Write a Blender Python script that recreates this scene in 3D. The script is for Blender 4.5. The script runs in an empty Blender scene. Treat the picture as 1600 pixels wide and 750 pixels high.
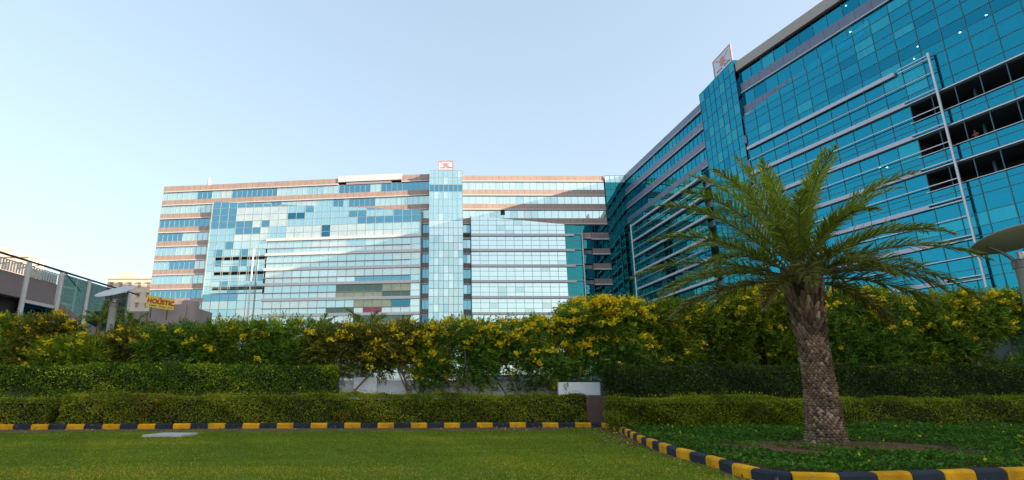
import bpy, math, random
import numpy as np
from mathutils import Vector, Matrix
R = math.radians
rng = np.random.default_rng(11)
random.seed(5)
scene = bpy.context.scene
COL = scene.collection

# ------------------------------------------------------------------ camera, sky, sun, exposure
EYE, PITCH, F, CX, CY = 1.1, R(15), 877.0, 700.0, 375.0
cam = bpy.data.cameras.new('camera')
cam.sensor_fit = 'HORIZONTAL'; cam.sensor_width = 36.0
cam.lens = 36.0 * F / 1600.0
cam.shift_x = (800 - CX) / 1600.0
cam.clip_start = 0.1; cam.clip_end = 4000
camo = bpy.data.objects.new('camera', cam); COL.objects.link(camo)
camo.location = (0, 0, EYE); camo.rotation_euler = (R(90) + PITCH, 0, 0)
scene.camera = camo

SUN_DIR = Vector((0.93, -0.37, 0.0)).normalized()
SUN_EL = R(14.4)
world = bpy.data.worlds.new('World'); scene.world = world; world.use_nodes = True
wn = world.node_tree; wn.nodes.clear()
sky = wn.nodes.new('ShaderNodeTexSky'); sky.sky_type = 'NISHITA'; sky.sun_disc = False
sky.sun_elevation = SUN_EL; sky.sun_rotation = math.atan2(SUN_DIR.x, SUN_DIR.y)
sky.air_density = 1.0; sky.dust_density = 2.0; sky.ozone_density = 1.5
bg = wn.nodes.new('ShaderNodeBackground'); bg.inputs['Strength'].default_value = 0.15
wo = wn.nodes.new('ShaderNodeOutputWorld')
sg = wn.nodes.new('ShaderNodeGamma'); sg.inputs['Gamma'].default_value = 0.45     # softer contrast between the sun side and the far side
wn.links.new(sky.outputs[0], sg.inputs[0]); st_ = wn.nodes.new('ShaderNodeMix'); st_.data_type = 'RGBA'; st_.blend_type = 'MULTIPLY'; st_.inputs['Factor'].default_value = 1
st_.inputs['B'].default_value = (.94, .998, 1.035, 1)      # cooler, cleaner air
wn.links.new(sg.outputs[0], st_.inputs['A']); wn.links.new(st_.outputs['Result'], bg.inputs[0]); wn.links.new(bg.outputs[0], wo.inputs[0])

sl = bpy.data.lights.new('sun', 'SUN'); sl.energy = 2.6; sl.angle = R(0.5); sl.color = (1.0, 0.86, 0.70)
so = bpy.data.objects.new('sun', sl); COL.objects.link(so)
sv = Vector((SUN_DIR.x * math.cos(SUN_EL), SUN_DIR.y * math.cos(SUN_EL), math.sin(SUN_EL)))
so.rotation_euler = sv.to_track_quat('Z', 'Y').to_euler(); so.location = (60, -60, 80)

vs = scene.view_settings
vs.view_transform = 'Standard'; vs.look = 'None'; vs.exposure = 2.1; vs.gamma = 1; vs.use_curve_mapping = False
scene.cycles.use_denoising = True
scene.cycles.max_bounces = 8; scene.cycles.transparent_max_bounces = 12
scene.cycles.diffuse_bounces = 3; scene.cycles.glossy_bounces = 4
scene.cycles.caustics_reflective = False; scene.cycles.caustics_refractive = False

# ------------------------------------------------------------------ helpers
def ray(u, v):
    x = (u - CX) / F; y = (CY - v) / F
    return np.array([x, math.cos(PITCH) - y * math.sin(PITCH), math.sin(PITCH) + y * math.cos(PITCH)])
def at_z(u, v, z):
    r = ray(u, v); t = (z - EYE) / r[2]; return np.array([0, 0, EYE]) + r * t
def at_y(u, v, y):
    r = ray(u, v); t = y / r[1]; return np.array([0, 0, EYE]) + r * t

def tag(o, label=None, cat=None, group=None, kind=None):
    if label: o['label'] = label
    if cat: o['category'] = cat
    if group: o['group'] = group
    if kind: o['kind'] = kind
    return o
def empty(name, loc, label=None, cat=None, group=None):
    o = bpy.data.objects.new(name, None); COL.objects.link(o)
    o.location = loc; o.empty_display_size = 0.3
    return tag(o, label, cat, group)
def world_loc(o):
    v = Vector(o.location)
    while o.parent is not None:
        o = o.parent; v = v + Vector(o.location)
    return v
def link_mesh(name, me, parent=None):
    o = bpy.data.objects.new(name, me); COL.objects.link(o)
    if parent is not None:
        o.parent = parent; o.location = -world_loc(parent)
    return o

class MB:
    """collects boxes, tubes, quads; builds ONE mesh object (vertices in world coordinates)"""
    def __init__(self): self.v = []; self.f = []; self.m = []
    def face(self, pts, m=0):
        n = len(self.v); self.v += [tuple(p) for p in pts]; self.f.append(tuple(range(n, n + len(pts)))); self.m.append(m)
    def hexa(self, p, m=0):
        n = len(self.v); self.v += [tuple(q) for q in p]
        for f in ((0, 3, 2, 1), (4, 5, 6, 7), (0, 1, 5, 4), (1, 2, 6, 5), (2, 3, 7, 6), (3, 0, 4, 7)):
            self.f.append(tuple(n + i for i in f)); self.m.append(m)
    def box(self, x0, x1, y0, y1, z0, z1, m=0):
        self.hexa([(x0, y0, z0), (x1, y0, z0), (x1, y1, z0), (x0, y1, z0), (x0, y0, z1), (x1, y0, z1), (x1, y1, z1), (x0, y1, z1)], m)
    def tube(self, path, rad, seg=10, m=0, cap=True):
        path = [Vector(p) for p in path]; n0 = len(self.v)
        if not hasattr(rad, '__len__'): rad = [rad] * len(path)
        up = Vector((0.31, 0.87, 0.38))
        for i, p in enumerate(path):
            t = (path[min(i + 1, len(path) - 1)] - path[max(i - 1, 0)]).normalized()
            a = t.cross(up).normalized(); b = t.cross(a)
            for k in range(seg):
                w = 2 * math.pi * k / seg
                self.v.append(tuple(p + (a * math.cos(w) + b * math.sin(w)) * rad[i]))
        for i in range(len(path) - 1):
            for k in range(seg):
                k2 = (k + 1) % seg
                self.f.append((n0 + i * seg + k, n0 + i * seg + k2, n0 + (i + 1) * seg + k2, n0 + (i + 1) * seg + k)); self.m.append(m)
        if cap:
            self.f.append(tuple(n0 + k for k in range(seg))); self.m.append(m)
            self.f.append(tuple(n0 + (len(path) - 1) * seg + k for k in range(seg))[::-1]); self.m.append(m)
    def lathe(self, prof, c, seg=24, m=0):
        n0 = len(self.v)
        for r, z in prof:
            for k in range(seg):
                w = 2 * math.pi * k / seg; self.v.append((c[0] + r * math.cos(w), c[1] + r * math.sin(w), c[2] + z))
        for i in range(len(prof) - 1):
            for k in range(seg):
                k2 = (k + 1) % seg
                self.f.append((n0 + i * seg + k, n0 + i * seg + k2, n0 + (i + 1) * seg + k2, n0 + (i + 1) * seg + k)); self.m.append(m)
    def build(self, name, mats, parent=None, smooth=False):
        me = bpy.data.meshes.new(name); me.from_pydata(self.v, [], self.f)
        if not isinstance(mats, (list, tuple)): mats = [mats]
        for q in mats: me.materials.append(q)
        me.polygons.foreach_set('material_index', self.m)
        if smooth: me.polygons.foreach_set('use_smooth', [True] * len(self.f))
        me.update()
        return link_mesh(name, me, parent)

def fast_mesh(name, V, Q, mat, parent=None, tint=None, smooth=False):
    """V (n,3), Q (m,4) or (m,3) arrays"""
    me = bpy.data.meshes.new(name); k = Q.shape[1]
    me.vertices.add(len(V)); me.vertices.foreach_set('co', V.astype(np.float32).ravel())
    me.loops.add(Q.size); me.loops.foreach_set('vertex_index', Q.astype(np.int32).ravel())
    me.polygons.add(len(Q)); me.polygons.foreach_set('loop_start', np.arange(0, Q.size, k, dtype=np.int32))
    me.polygons.foreach_set('loop_total', np.full(len(Q), k, dtype=np.int32))
    if smooth: me.polygons.foreach_set('use_smooth', np.ones(len(Q), dtype=bool))
    if tint is not None:
        a = me.attributes.new('tint', 'FLOAT', 'FACE'); a.data.foreach_set('value', tint.astype(np.float32))
    me.materials.append(mat); me.update(calc_edges=True); me.validate()
    return link_mesh(name, me, parent)

def unit(a): return a / np.maximum(np.linalg.norm(a, axis=-1, keepdims=True), 1e-9)
def leaves(C, A, L, W, droop=0.15, side=None):
    """rhombic leaves: base C, axis A, length L, width W -> V, Q"""
    n = len(C); A = unit(A); L = np.broadcast_to(L, (n,))[:, None]; W = np.broadcast_to(W, (n,))[:, None]
    if side is None: side = np.cross(A, rng.normal(size=(n, 3)))
    B = unit(side); up = np.cross(B, A)
    mid = C + A * L * 0.45 + up * L * droop * 0.4
    tip = C + A * L - up * L * droop
    V = np.stack([C, mid + B * W * 0.5, tip, mid - B * W * 0.5], 1).reshape(-1, 3)
    return V, np.arange(4 * n).reshape(n, 4)

# ------------------------------------------------------------------ materials
def new_mat(name):
    m = bpy.data.materials.new(name); m.use_nodes = True
    nt = m.node_tree; return m, nt, nt.nodes['Principled BSDF']
def N(nt, t, **kw):
    n = nt.nodes.new(t)
    for k, v in kw.items(): setattr(n, k, v)
    return n
def ramp(nt, fac, stops):
    r = N(nt, 'ShaderNodeValToRGB'); e = r.color_ramp.elements
    while len(e) < len(stops): e.new(0.5)
    for i, (p, c) in enumerate(stops): e[i].position = p; e[i].color = (*c, 1)
    nt.links.new(fac, r.inputs[0]); return r.outputs[0]
def noise(nt, scale, detail=4, rough=0.55, coord='Object', stretch=None):
    tc = N(nt, 'ShaderNodeTexCoord'); out = tc.outputs[coord]
    if stretch:
        mp = N(nt, 'ShaderNodeMapping'); mp.inputs['Scale'].default_value = stretch
        nt.links.new(out, mp.inputs[0]); out = mp.outputs[0]
    n = N(nt, 'ShaderNodeTexNoise'); n.inputs['Scale'].default_value = scale
    n.inputs['Detail'].default_value = detail; n.inputs['Roughness'].default_value = rough
    nt.links.new(out, n.inputs['Vector']); return n.outputs['Fac']
def plain(name, c, rough=0.6, metal=0.0, var=0.12, scale=6.0, bump=0.0, spec=0.5, stretch=None):
    m, nt, p = new_mat(name)
    c = np.array(c); f = noise(nt, scale, stretch=stretch)
    nt.links.new(ramp(nt, f, [(0.3, tuple(np.clip(c * (1 - var), 0, 1))), (0.7, tuple(np.clip(c * (1 + var), 0, 1)))]), p.inputs['Base Color'])
    p.inputs['Roughness'].default_value = rough; p.inputs['Metallic'].default_value = metal
    p.inputs['Specular IOR Level'].default_value = spec
    if bump:
        b = N(nt, 'ShaderNodeBump'); b.inputs['Strength'].default_value = bump; b.inputs['Distance'].default_value = 0.02
        nt.links.new(noise(nt, scale * 6, 6), b.inputs['Height']); nt.links.new(b.outputs[0], p.inputs['Normal'])
    return m
def leaf_mat(name, stops, trans=0.3, rough=0.55, spec=0.2):
    m, nt, p = new_mat(name)
    a = N(nt, 'ShaderNodeAttribute'); a.attribute_name = 'tint'
    col = ramp(nt, a.outputs['Fac'], stops)
    nt.links.new(col, p.inputs['Base Color']); p.inputs['Roughness'].default_value = rough
    p.inputs['Specular IOR Level'].default_value = spec
    t = N(nt, 'ShaderNodeBsdfTranslucent'); nt.links.new(col, t.inputs[0])
    mx = N(nt, 'ShaderNodeMixShader'); mx.inputs[0].default_value = trans
    nt.links.new(p.outputs[0], mx.inputs[1]); nt.links.new(t.outputs[0], mx.inputs[2])
    nt.links.new(mx.outputs[0], nt.nodes['Material Output'].inputs[0]); return m
def glass_mat(name, refl, trans, base=0.5, wav=0.0):
    """reflective tinted pane: mirror of colour refl over a tinted see-through"""
    m, nt, p = new_mat(name); nt.nodes.remove(p)
    g = N(nt, 'ShaderNodeBsdfGlossy'); g.inputs['Color'].default_value = (*refl, 1); g.inputs['Roughness'].default_value = 0.015
    t = N(nt, 'ShaderNodeBsdfTransparent'); t.inputs['Color'].default_value = (*trans, 1)
    lw = N(nt, 'ShaderNodeLayerWeight'); lw.inputs['Blend'].default_value = 0.35
    mr = N(nt, 'ShaderNodeMapRange'); mr.inputs['To Min'].default_value = base; mr.inputs['To Max'].default_value = 1.0
    nt.links.new(lw.outputs['Facing'], mr.inputs['Value'])
    mx = N(nt, 'ShaderNodeMixShader'); nt.links.new(mr.outputs[0], mx.inputs[0])
    nt.links.new(t.outputs[0], mx.inputs[1]); nt.links.new(g.outputs[0], mx.inputs[2])
    if wav:
        b = N(nt, 'ShaderNodeBump'); b.inputs['Strength'].default_value = wav; b.inputs['Distance'].default_value = 0.05
        nt.links.new(noise(nt, 0.7, 1), b.inputs['Height']); nt.links.new(b.outputs[0], g.inputs['Normal'])
    nt.links.new(mx.outputs[0], nt.nodes['Material Output'].inputs[0]); return m
def blind_mat(name, col, refl, fac, folds=True):
    """pane with a drawn blind, panel or painted reflection in it: pale diffuse under a mirror"""
    m, nt, p = new_mat(name)
    c = np.array(col)
    f = noise(nt, 1.2, 2, stretch=(2.2, 2.2, 0.12)) if folds else noise(nt, 0.4, 2)
    nt.links.new(ramp(nt, f, [(0.35, tuple(c * 0.78)), (0.65, tuple(np.clip(c * 1.12, 0, .9)))]), p.inputs['Base Color'])
    p.inputs['Roughness'].default_value = 0.5; p.inputs['Specular IOR Level'].default_value = 0.2
    g = N(nt, 'ShaderNodeBsdfGlossy'); g.inputs['Color'].default_value = (*refl, 1); g.inputs['Roughness'].default_value = 0.02
    mx = N(nt, 'ShaderNodeMixShader'); mx.inputs[0].default_value = fac
    nt.links.new(p.outputs[0], mx.inputs[1]); nt.links.new(g.outputs[0], mx.inputs[2])
    nt.links.new(mx.outputs[0], nt.nodes['Material Output'].inputs[0]); return m
def emit_mat(name, c, s):
    m, nt, p = new_mat(name); p.inputs['Base Color'].default_value = (*c, 1)
    p.inputs['Emission Color'].default_value = (*c, 1); p.inputs['Emission Strength'].default_value = s; return m

M = {}
def clad(name, c, axis, step=1.5, rough=.5):
    m = plain(name, c, rough, var=.10, scale=.35); nt = m.node_tree; p = nt.nodes['Principled BSDF']
    src = p.inputs['Base Color'].links[0].from_socket
    tc = N(nt, 'ShaderNodeTexCoord'); sx = N(nt, 'ShaderNodeSeparateXYZ'); nt.links.new(tc.outputs['Object'], sx.inputs[0])
    md = N(nt, 'ShaderNodeMath', operation='PINGPONG'); md.inputs[1].default_value = step / 2; nt.links.new(sx.outputs[axis], md.inputs[0])
    lt = N(nt, 'ShaderNodeMath', operation='LESS_THAN'); lt.inputs[1].default_value = .035; nt.links.new(md.outputs[0], lt.inputs[0])
    mx = N(nt, 'ShaderNodeMix', data_type='RGBA'); nt.links.new(lt.outputs[0], mx.inputs['Factor']); nt.links.new(src, mx.inputs['A'])
    mx.inputs['B'].default_value = (*[q * .45 for q in c], 1); nt.links.new(mx.outputs['Result'], p.inputs['Base Color']); return m
M['pink'] = clad('pink_cladding', (.47, .32, .25), 0)
M['lip'] = plain('pale_band_lip', (.72, .64, .58), .5, var=.04)
M['white_beam'] = plain('white_beam', (.80, .74, .70), .5, var=.03)
M['slate'] = clad('slate_cladding', (.15, .18, .26), 1, 2.0, .4)
M['slate_brown'] = clad('brown_cladding', (.27, .20, .19), 0, 1.0)
M['silver'] = plain('silver_beam', (.58, .58, .66), .4, var=.04)
M['steel'] = plain('steel', (.60, .59, .60), .38, metal=.6, var=.06)
M['rail'] = plain('dull_rail', (.45, .36, .34), .45, var=.05)
M['soffit'] = plain('roof_slab_concrete', (.42, .36, .32), .7, var=.1)
M['mullion'] = plain('mullion', (.04, .15, .18), .4, var=.05)
M['mullion_pale'] = plain('mullion_pale', (.38, .42, .36), .5, var=.05)
M['interior'] = plain('interior', (.30, .36, .36), .8, var=.25, scale=.4)
M['dark'] = plain('dark_recess', (.035, .033, .035), .8, var=.2)  # near-black colour stands in for shade in openings and recesses
M['core'] = plain('core_wall', (.16, .20, .21), .9, var=.3, scale=.3)
M['g_blue'] = glass_mat('blue_glass', (.022, .315, .43), (.12, .54, .58), .6, .03)
M['g_blue2'] = glass_mat('deep_blue_glass', (.016, .245, .36), (.07, .42, .46), .6, .03)
M['g_teal'] = glass_mat('teal_glass', (.05, .41, .43), (.16, .54, .51), .5, .03)
M['b_teal'] = blind_mat('teal_glass_over_blind', (.05, .32, .35), (.02, .34, .43), .6)
M['b_cream'] = blind_mat('cream_panel_glass', (.72, .70, .58), (.84, .95, .90), .58, False)
M['b_pale'] = blind_mat('pale_blind_glass', (.58, .70, .62), (.70, .93, .90), .62)
M['b_mirror'] = blind_mat('pale_mirror_glass', (.66, .74, .66), (.84, .97, .92), .76, False)
M['b_aqua'] = blind_mat('aqua_blind_glass', (.42, .58, .58), (.52, .82, .86), .66)
M['g_sky'] = glass_mat('sky_blue_glass', (.26, .57, .68), (.16, .42, .46), .7, .03)
M['g_deep'] = glass_mat('dark_blue_glass', (.09, .32, .42), (.05, .25, .33), .7, .03)
M['b_tan'] = blind_mat('tan_painted_reflection', (.48, .38, .17), (.6, .66, .5), .3, False)  # reflection of a beige building painted into the pane colour
M['b_dusk'] = blind_mat('dark_painted_reflection', (.05, .08, .06), (.24, .34, .27), .4, False)  # dark part of the mirrored scene painted into the pane colour
M['b_red'] = blind_mat('crimson_pane_glass', (.50, .015, .07), (.6, .5, .5), .12, False)  # red patch among the painted reflections
M['lampglow'] = emit_mat('office_ceiling_lamp', (1, .55, .45), 10.0)

# ------------------------------------------------------------------ facade frame
class Facade:
    def __init__(self, A, B):
        self.A = np.array(A, float); B = np.array(B, float)
        self.len = np.linalg.norm(B - self.A); self.d = (B - self.A) / self.len
        self.n = np.array([self.d[1], -self.d[0]])
    def P(self, s, z, o=0.0):
        q = self.A + self.d * s + self.n * o; return (q[0], q[1], z)
    def box(self, mb, s0, s1, z0, z1, o0, o1, m=0):
        P = self.P
        mb.hexa([P(s0, z0, o1), P(s1, z0, o1), P(s1, z0, o0), P(s0, z0, o0), P(s0, z1, o1), P(s1, z1, o1), P(s1, z1, o0), P(s0, z1, o0)], m)
    def panes(self, mb, frame, ss, zs, o, pick, top=None, fr=.06, fd=.05, tilt=.004, hole=None, frz=None):
        """glass quads on a grid, each very slightly out of true, and its mullions into frame"""
        frz = frz or fr
        for j in range(len(zs) - 1):
            for i in range(len(ss) - 1):
                a, b, z0, z1 = ss[i], ss[i + 1], zs[j], zs[j + 1]
                if hole and hole((a + b) / 2, (z0 + z1) / 2): continue
                za, zb = z1, z1
                if top: za, zb = min(z1, top(a)), min(z1, top(b))
                if za - z0 < .05 or zb - z0 < .05: continue
                k = pick((a + b) / 2, (z0 + za) / 2, i, j)
                tx, tz = random.gauss(0, tilt), random.gauss(0, tilt)
                w, h = (b - a) / 2, (z1 - z0) / 2
                mb.face([self.P(a, z0, o - tx * w - tz * h), self.P(b, z0, o + tx * w - tz * h),
                         self.P(b, zb, o + tx * w + tz * h), self.P(a, za, o - tx * w + tz * h)], k)
        if frame is not None:
            for a in ss:
                zt = min(zs[-1], top(a)) if top else zs[-1]
                if zt > zs[0]: self.box(frame, a - fr / 2, a + fr / 2, zs[0], zt, o - .03, o + fd)
            for z in zs:
                s0, s1 = ss[0], ss[-1]
                if top:
                    ok = [s for s in ss if top(s) >= z]
                    if not ok: continue
                    s0, s1 = min(ok), max(ok)
                self.box(frame, s0, s1, z - frz / 2, z + frz / 2, o - .03, o + fd - .006)
def grid(a, b, step):
    n = max(1, round((b - a) / step)); return [a + (b - a) * i / n for i in range(n + 1)]
runs_w = {}
def runw(key, ws):
    """like weighted(), but keeps a choice for a run of neighbouring panes"""
    st = runs_w.get(key)
    if st and st[1] > 0 and st[2] == ws: st[1] -= 1; return st[0]
    k = weighted(ws); runs_w[key] = [k, random.randint(1, 5), ws]; return k
def weighted(ws):
    t = sum(ws); x = random.random() * t
    for i, w in enumerate(ws):
        x -= w
        if x <= 0: return i
    return 0

# ------------------------------------------------------------------ ground
lawn_line = []        # front foot of the kerb, from the left end to the right end
for q in ((-60, 668.5), (0, 671.5), (470, 669.5), (900, 668.5), (945, 669)): lawn_line.append(at_z(*q, 0))
for q in ((968, 676), (1000, 693), (1050, 713), (1105, 728)): lawn_line.append(at_z(*q, 0))
for q in ((1160, 728), (1220, 737), (1300, 741), (1400, 739), (1500, 735), (1600, 731), (1700, 727)): lawn_line.append(at_z(*q, .15))
kerb_ctrl = np.array([[p[0], p[1]] for p in lawn_line])
def catmull(P, per=24):
    out = []
    for i in range(len(P) - 1):
        p0, p1, p2, p3 = P[max(i - 1, 0)], P[i], P[i + 1], P[min(i + 2, len(P) - 1)]
        for k in range(per):
            t = k / per
            out.append(.5 * ((2 * p1) + (-p0 + p2) * t + (2 * p0 - 5 * p1 + 4 * p2 - p3) * t * t + (-p0 + 3 * p1 - 3 * p2 + p3) * t ** 3))
    out.append(P[-1]); return np.array(out)
kerb_path = catmull(kerb_ctrl)

def ground_mat(name, cols, scale=1.5, bump=.6, fine=40):
    m, nt, p = new_mat(name)
    a = noise(nt, scale, 6, .65); b = noise(nt, fine, 3, .7)
    mx = N(nt, 'ShaderNodeMath', operation='MULTIPLY_ADD'); nt.links.new(b, mx.inputs[0]); mx.inputs[1].default_value = .45
    sb = N(nt, 'ShaderNodeMath', operation='SUBTRACT'); nt.links.new(a, sb.inputs[0]); sb.inputs[1].default_value = .22
    nt.links.new(sb.outputs[0], mx.inputs[2])
    nt.links.new(ramp(nt, mx.outputs[0], cols), p.inputs['Base Color']); p.inputs['Roughness'].default_value = .95
    p.inputs['Specular IOR Level'].default_value = .1
    bu = N(nt, 'ShaderNodeBump'); bu.inputs['Strength'].default_value = bump; bu.inputs['Distance'].default_value = .03
    nt.links.new(b, bu.inputs['Height']); nt.links.new(bu.outputs[0], p.inputs['Normal']); return m
M['soil'] = ground_mat('garden_soil', [(.2, (.055, .036, .022)), (.5, (.11, .07, .042)), (.8, (.19, .125, .08))])
M['pave'] = ground_mat('paving', [(.2, (.20, .19, .18)), (.8, (.32, .30, .28))], 3, .2)
M['turf'] = ground_mat('turf_soil', [(.25, (.09, .13, .006)), (.55, (.13, .175, .008)), (.85, (.22, .19, .04))], .8)
M['earth'] = ground_mat('dry_earth', [(.2, (.09, .055, .03)), (.5, (.17, .115, .065)), (.8, (.26, .19, .12))], 2)
M['clay'] = ground_mat('bare_red_soil', [(.2, (.10, .048, .026)), (.5, (.19, .095, .052)), (.8, (.28, .16, .10))], 2.5)

g = MB(); S = 1500
g.face([(-S, -S, -.012), (S, -S, -.012), (S, S, -.012), (-S, S, -.012)])
tag(g.build('ground', M['pave']), kind='structure')
# lawn: bounded by the kerb line behind
lawn = MB(); kp = [tuple(p) for p in kerb_path]
lawn.face([(-30, -8, 0), (16, -8, 0), (16, kp[-1][1], 0)] + [(x, y, 0) for x, y in kp[::-1]] + [(-30, kp[0][1], 0)])
tag(lawn.build('lawn', M['turf']), kind='structure')
bed = MB()
off = lambda i, d: (kp[i][0] + nrm[i][0] * d, kp[i][1] + nrm[i][1] * d)
tang = np.gradient(kerb_path, axis=0); tang = tang / np.linalg.norm(tang, axis=1, keepdims=True)
nrm = np.stack([-tang[:, 1], tang[:, 0]], 1)             # towards the planting side
bed.face([(*off(i, .13), .09) for i in range(len(kp))] + [(34, 8.5, .09), (34, 24, .09), (-30, 24, .09), (-30, 17.2, .09)])
tag(bed.build('planting_bed', M['soil']), kind='structure')
es = MB(); pts_a, pts_b = [], []
for i in range(0, len(kp), 2):
    f_ = i / len(kp); x_ = kp[i][0]
    w_ = (1.2 + .18 * math.sin(x_ * .9) + .10 * math.sin(x_ * 2.3 + 1) + .05 * math.sin(x_ * 7.1)) if x_ < -2.5 else (1.25 + .22 * math.sin(x_ * 1.3) + .10 * math.sin(x_ * 4.1) + .05 * math.sin(x_ * 9)) * max(.10, 1 - max(0, x_ - 3.0) * 1.1)
    pts_a.append((*off(i, .05), .004)); pts_b.append((*off(i, -max(.06, w_)), .004))
for i in range(len(pts_a) - 1): es.face([pts_a[i], pts_b[i], pts_b[i + 1], pts_a[i + 1]])
tag(es.build('bare_earth', M['earth']), kind='structure')
cl = MB(); pc = (7.0, 11.15)
cl.face([(pc[0] + (1.8 + .3 * math.sin(3 * a) + .12 * math.sin(7 * a + 1)) * math.cos(a), pc[1] - .45 + (1.6 + .15 * math.sin(4 * a)) * math.sin(a), .112) for a in np.linspace(0, 2 * math.pi, 40, endpoint=False)])
tag(cl.build('bare_soil', M['clay']), kind='structure')

# ------------------------------------------------------------------ left office building
lob = empty('office_building', (-20, 128, 0), 'pale glass office block with pink bands, facing the garden, behind the shrubs', 'office building')
T = [46.7 - 3.52 * k for k in range(13)]
LW = Facade((-71.1, 132.5), (-4.3, 124.4)); RP = Facade((3.4, 125.0), (41.9, 125.2)); LT = Facade((-4.3, 123.5), (3.4, 123.5))
def band(fc, name_mats, s0, s1, z1, h=1.42, parent=None, o=.12, lip=.24, depth=.5):
    b = MB(); fc.box(b, s0, s1, z1 - h + lip, z1, -depth, o)
    ob = b.build('cladding_band', name_mats[0], parent)
    l = MB(); fc.box(l, s0, s1, z1 - h, z1 - h + lip - .003, -depth, o + .12); l.build('band_lip', name_mats[1], ob)
    return ob
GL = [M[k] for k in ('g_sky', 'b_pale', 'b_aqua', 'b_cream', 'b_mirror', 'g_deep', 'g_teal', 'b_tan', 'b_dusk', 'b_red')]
def strip(fc, s0, s1, z0, z1, parent, pick, step=1.3, o=-.12, rows=1, frame='mullion_pale', mats=None, tilt=.004, fr=.06):
    p, f = MB(), MB()
    zs = [z0 + (z1 - z0) * i / rows for i in range(rows + 1)]
    fc.panes(p, f, grid(s0, s1, step), zs, o, pick, tilt=tilt, fr=fr)
    ob = p.build('window_strip', mats or GL, parent); f.build('window_frame', M[frame], ob); return ob
# body and floors behind the glass
c = MB(); LW.box(c, 0, 67.3, 0, 50.2, -22, -6.5); c.build('core_wall', M['core'], lob)
c = MB(); RP.box(c, -7, 50, 0, 50.2, -22, -6.5); c.build('core_wall', M['core'], lob)
c = MB(); LW.box(c, 0, 67.3, 50.0, 50.2, -22, -.5); RP.box(c, -7, 50, 49.98, 50.19, -22, -.5); c.build('roof', M['soffit'], lob)
c = MB(); LW.box(c, -.1, .25, 0, 50.0, -22, -.15); c.build('end_wall', M['pink'], lob)
for k in range(13):
    f = MB(); LW.box(f, .3, 67, T[k] - 1.2, T[k] - .2, -6.5, -.55); RP.box(f, -6.9, 42, T[k] - 1.15, T[k] - .25, -6.5, -.55)
    f.build('floor_slab', M['interior'], lob)
PINK = (M['pink'], M['lip'])
# parapets
band(LW, PINK, 0, 20, 50.4, 1.6, lob); band(LW, PINK, 20.01, 45, 50.45, 1.6, lob)
b = MB(); LW.box(b, 45.02, 60.5, 49.5, 51.0, -.5, .3); b.build('white_parapet', M['white_beam'], lob)
b = MB(); LW.box(b, 47, 58, 48.8, 49.35, -.5, .1); b.build('bare_beam', M['rail'], lob)
band(LW, PINK, 60.5, 67.3, 50.6, 1.75, lob); band(RP, PINK, 0, 33.6, 50.4, 1.5, lob)
runs = {}
def pickA(s, z, i, j):
    """runs of drawn blinds and of open blue panes along a strip"""
    key = round(z)
    st = runs.setdefault(key, [0, 0])
    if st[1] <= 0: st[0] = weighted([34, 42, 20, 4]); st[1] = random.randint(1, 6)
    st[1] -= 1
    return st[0]
for k in range(13):
    top = T[k]; hi = T[k - 1] - 1.42 if k else 48.85
    full = k < 2
    runs.clear()
    band(LW, PINK, 0, 67.3 if k < 3 else 14.2, top, parent=lob)
    strip(LW, .05, 67.2 if k < 3 else 14.3, top, hi, lob, pickA)
    if k >= 3:
        band(LW, (M['slate_brown'], M['lip']), 65.6, 67.28, top, parent=lob); strip(LW, 65.6, 67.25, top, hi, lob, lambda *a: 5 if k > 8 else 0, .85)
        band(RP, (M['slate_brown'], M['lip']), .03, 1.85, top, parent=lob); strip(RP, .03, 1.85, top, hi, lob, lambda *a: weighted([4, 1, 2]), .85)
        if k >= 3: band(RP, (M['slate_brown'], M['lip']), 29.7, 33.7, top - .1, parent=lob, o=.5)
        strip(RP, 27.6, 33.7, top, hi, lob, lambda *a: 6, 1.4, frame='mullion')
    if k < 3:
        band(RP, PINK, 0, 33.6, top + .2, 1.5, parent=lob)
        strip(RP, .03, 33.6, top, hi, lob, lambda s, z, i, j: 4 if s > 22 else weighted([.3, 5, .8, .5, 8]), 1.6)
band(RP, PINK, 0, 33.6, T[3] + .2, 1.4, parent=lob)
# pane missing in the right part
b = MB(); RP.box(b, 8.9, 9.9, 40.7, 42.3, -.3, -.02); b.build('open_window', M['dark'], lob)
# stair tower
p, f = MB(), MB()
tz = [0.2] + grid(1.9, 50.9, 1.75)
def pickT(s, z, i, j):
    if 44.8 < z < 48.0: return 0
    if z > 38: return 2 if random.random() < .8 else 1
    if 34.5 < z < 37.8: return 4
    return weighted([0, 7, 1.2, 1.5, 3])
LT.panes(p, f, grid(0, 7.7, 1.1), tz, .6, pickT, fr=.09)
tw = MB(); LT.box(tw, .05, 7.65, 0, 50.8, -6, .45); tow = tw.build('stair_tower', M['core'], lob)
o = p.build('curtain_wall', GL, tow); f.build('mullions', M['mullion_pale'], tow)
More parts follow.
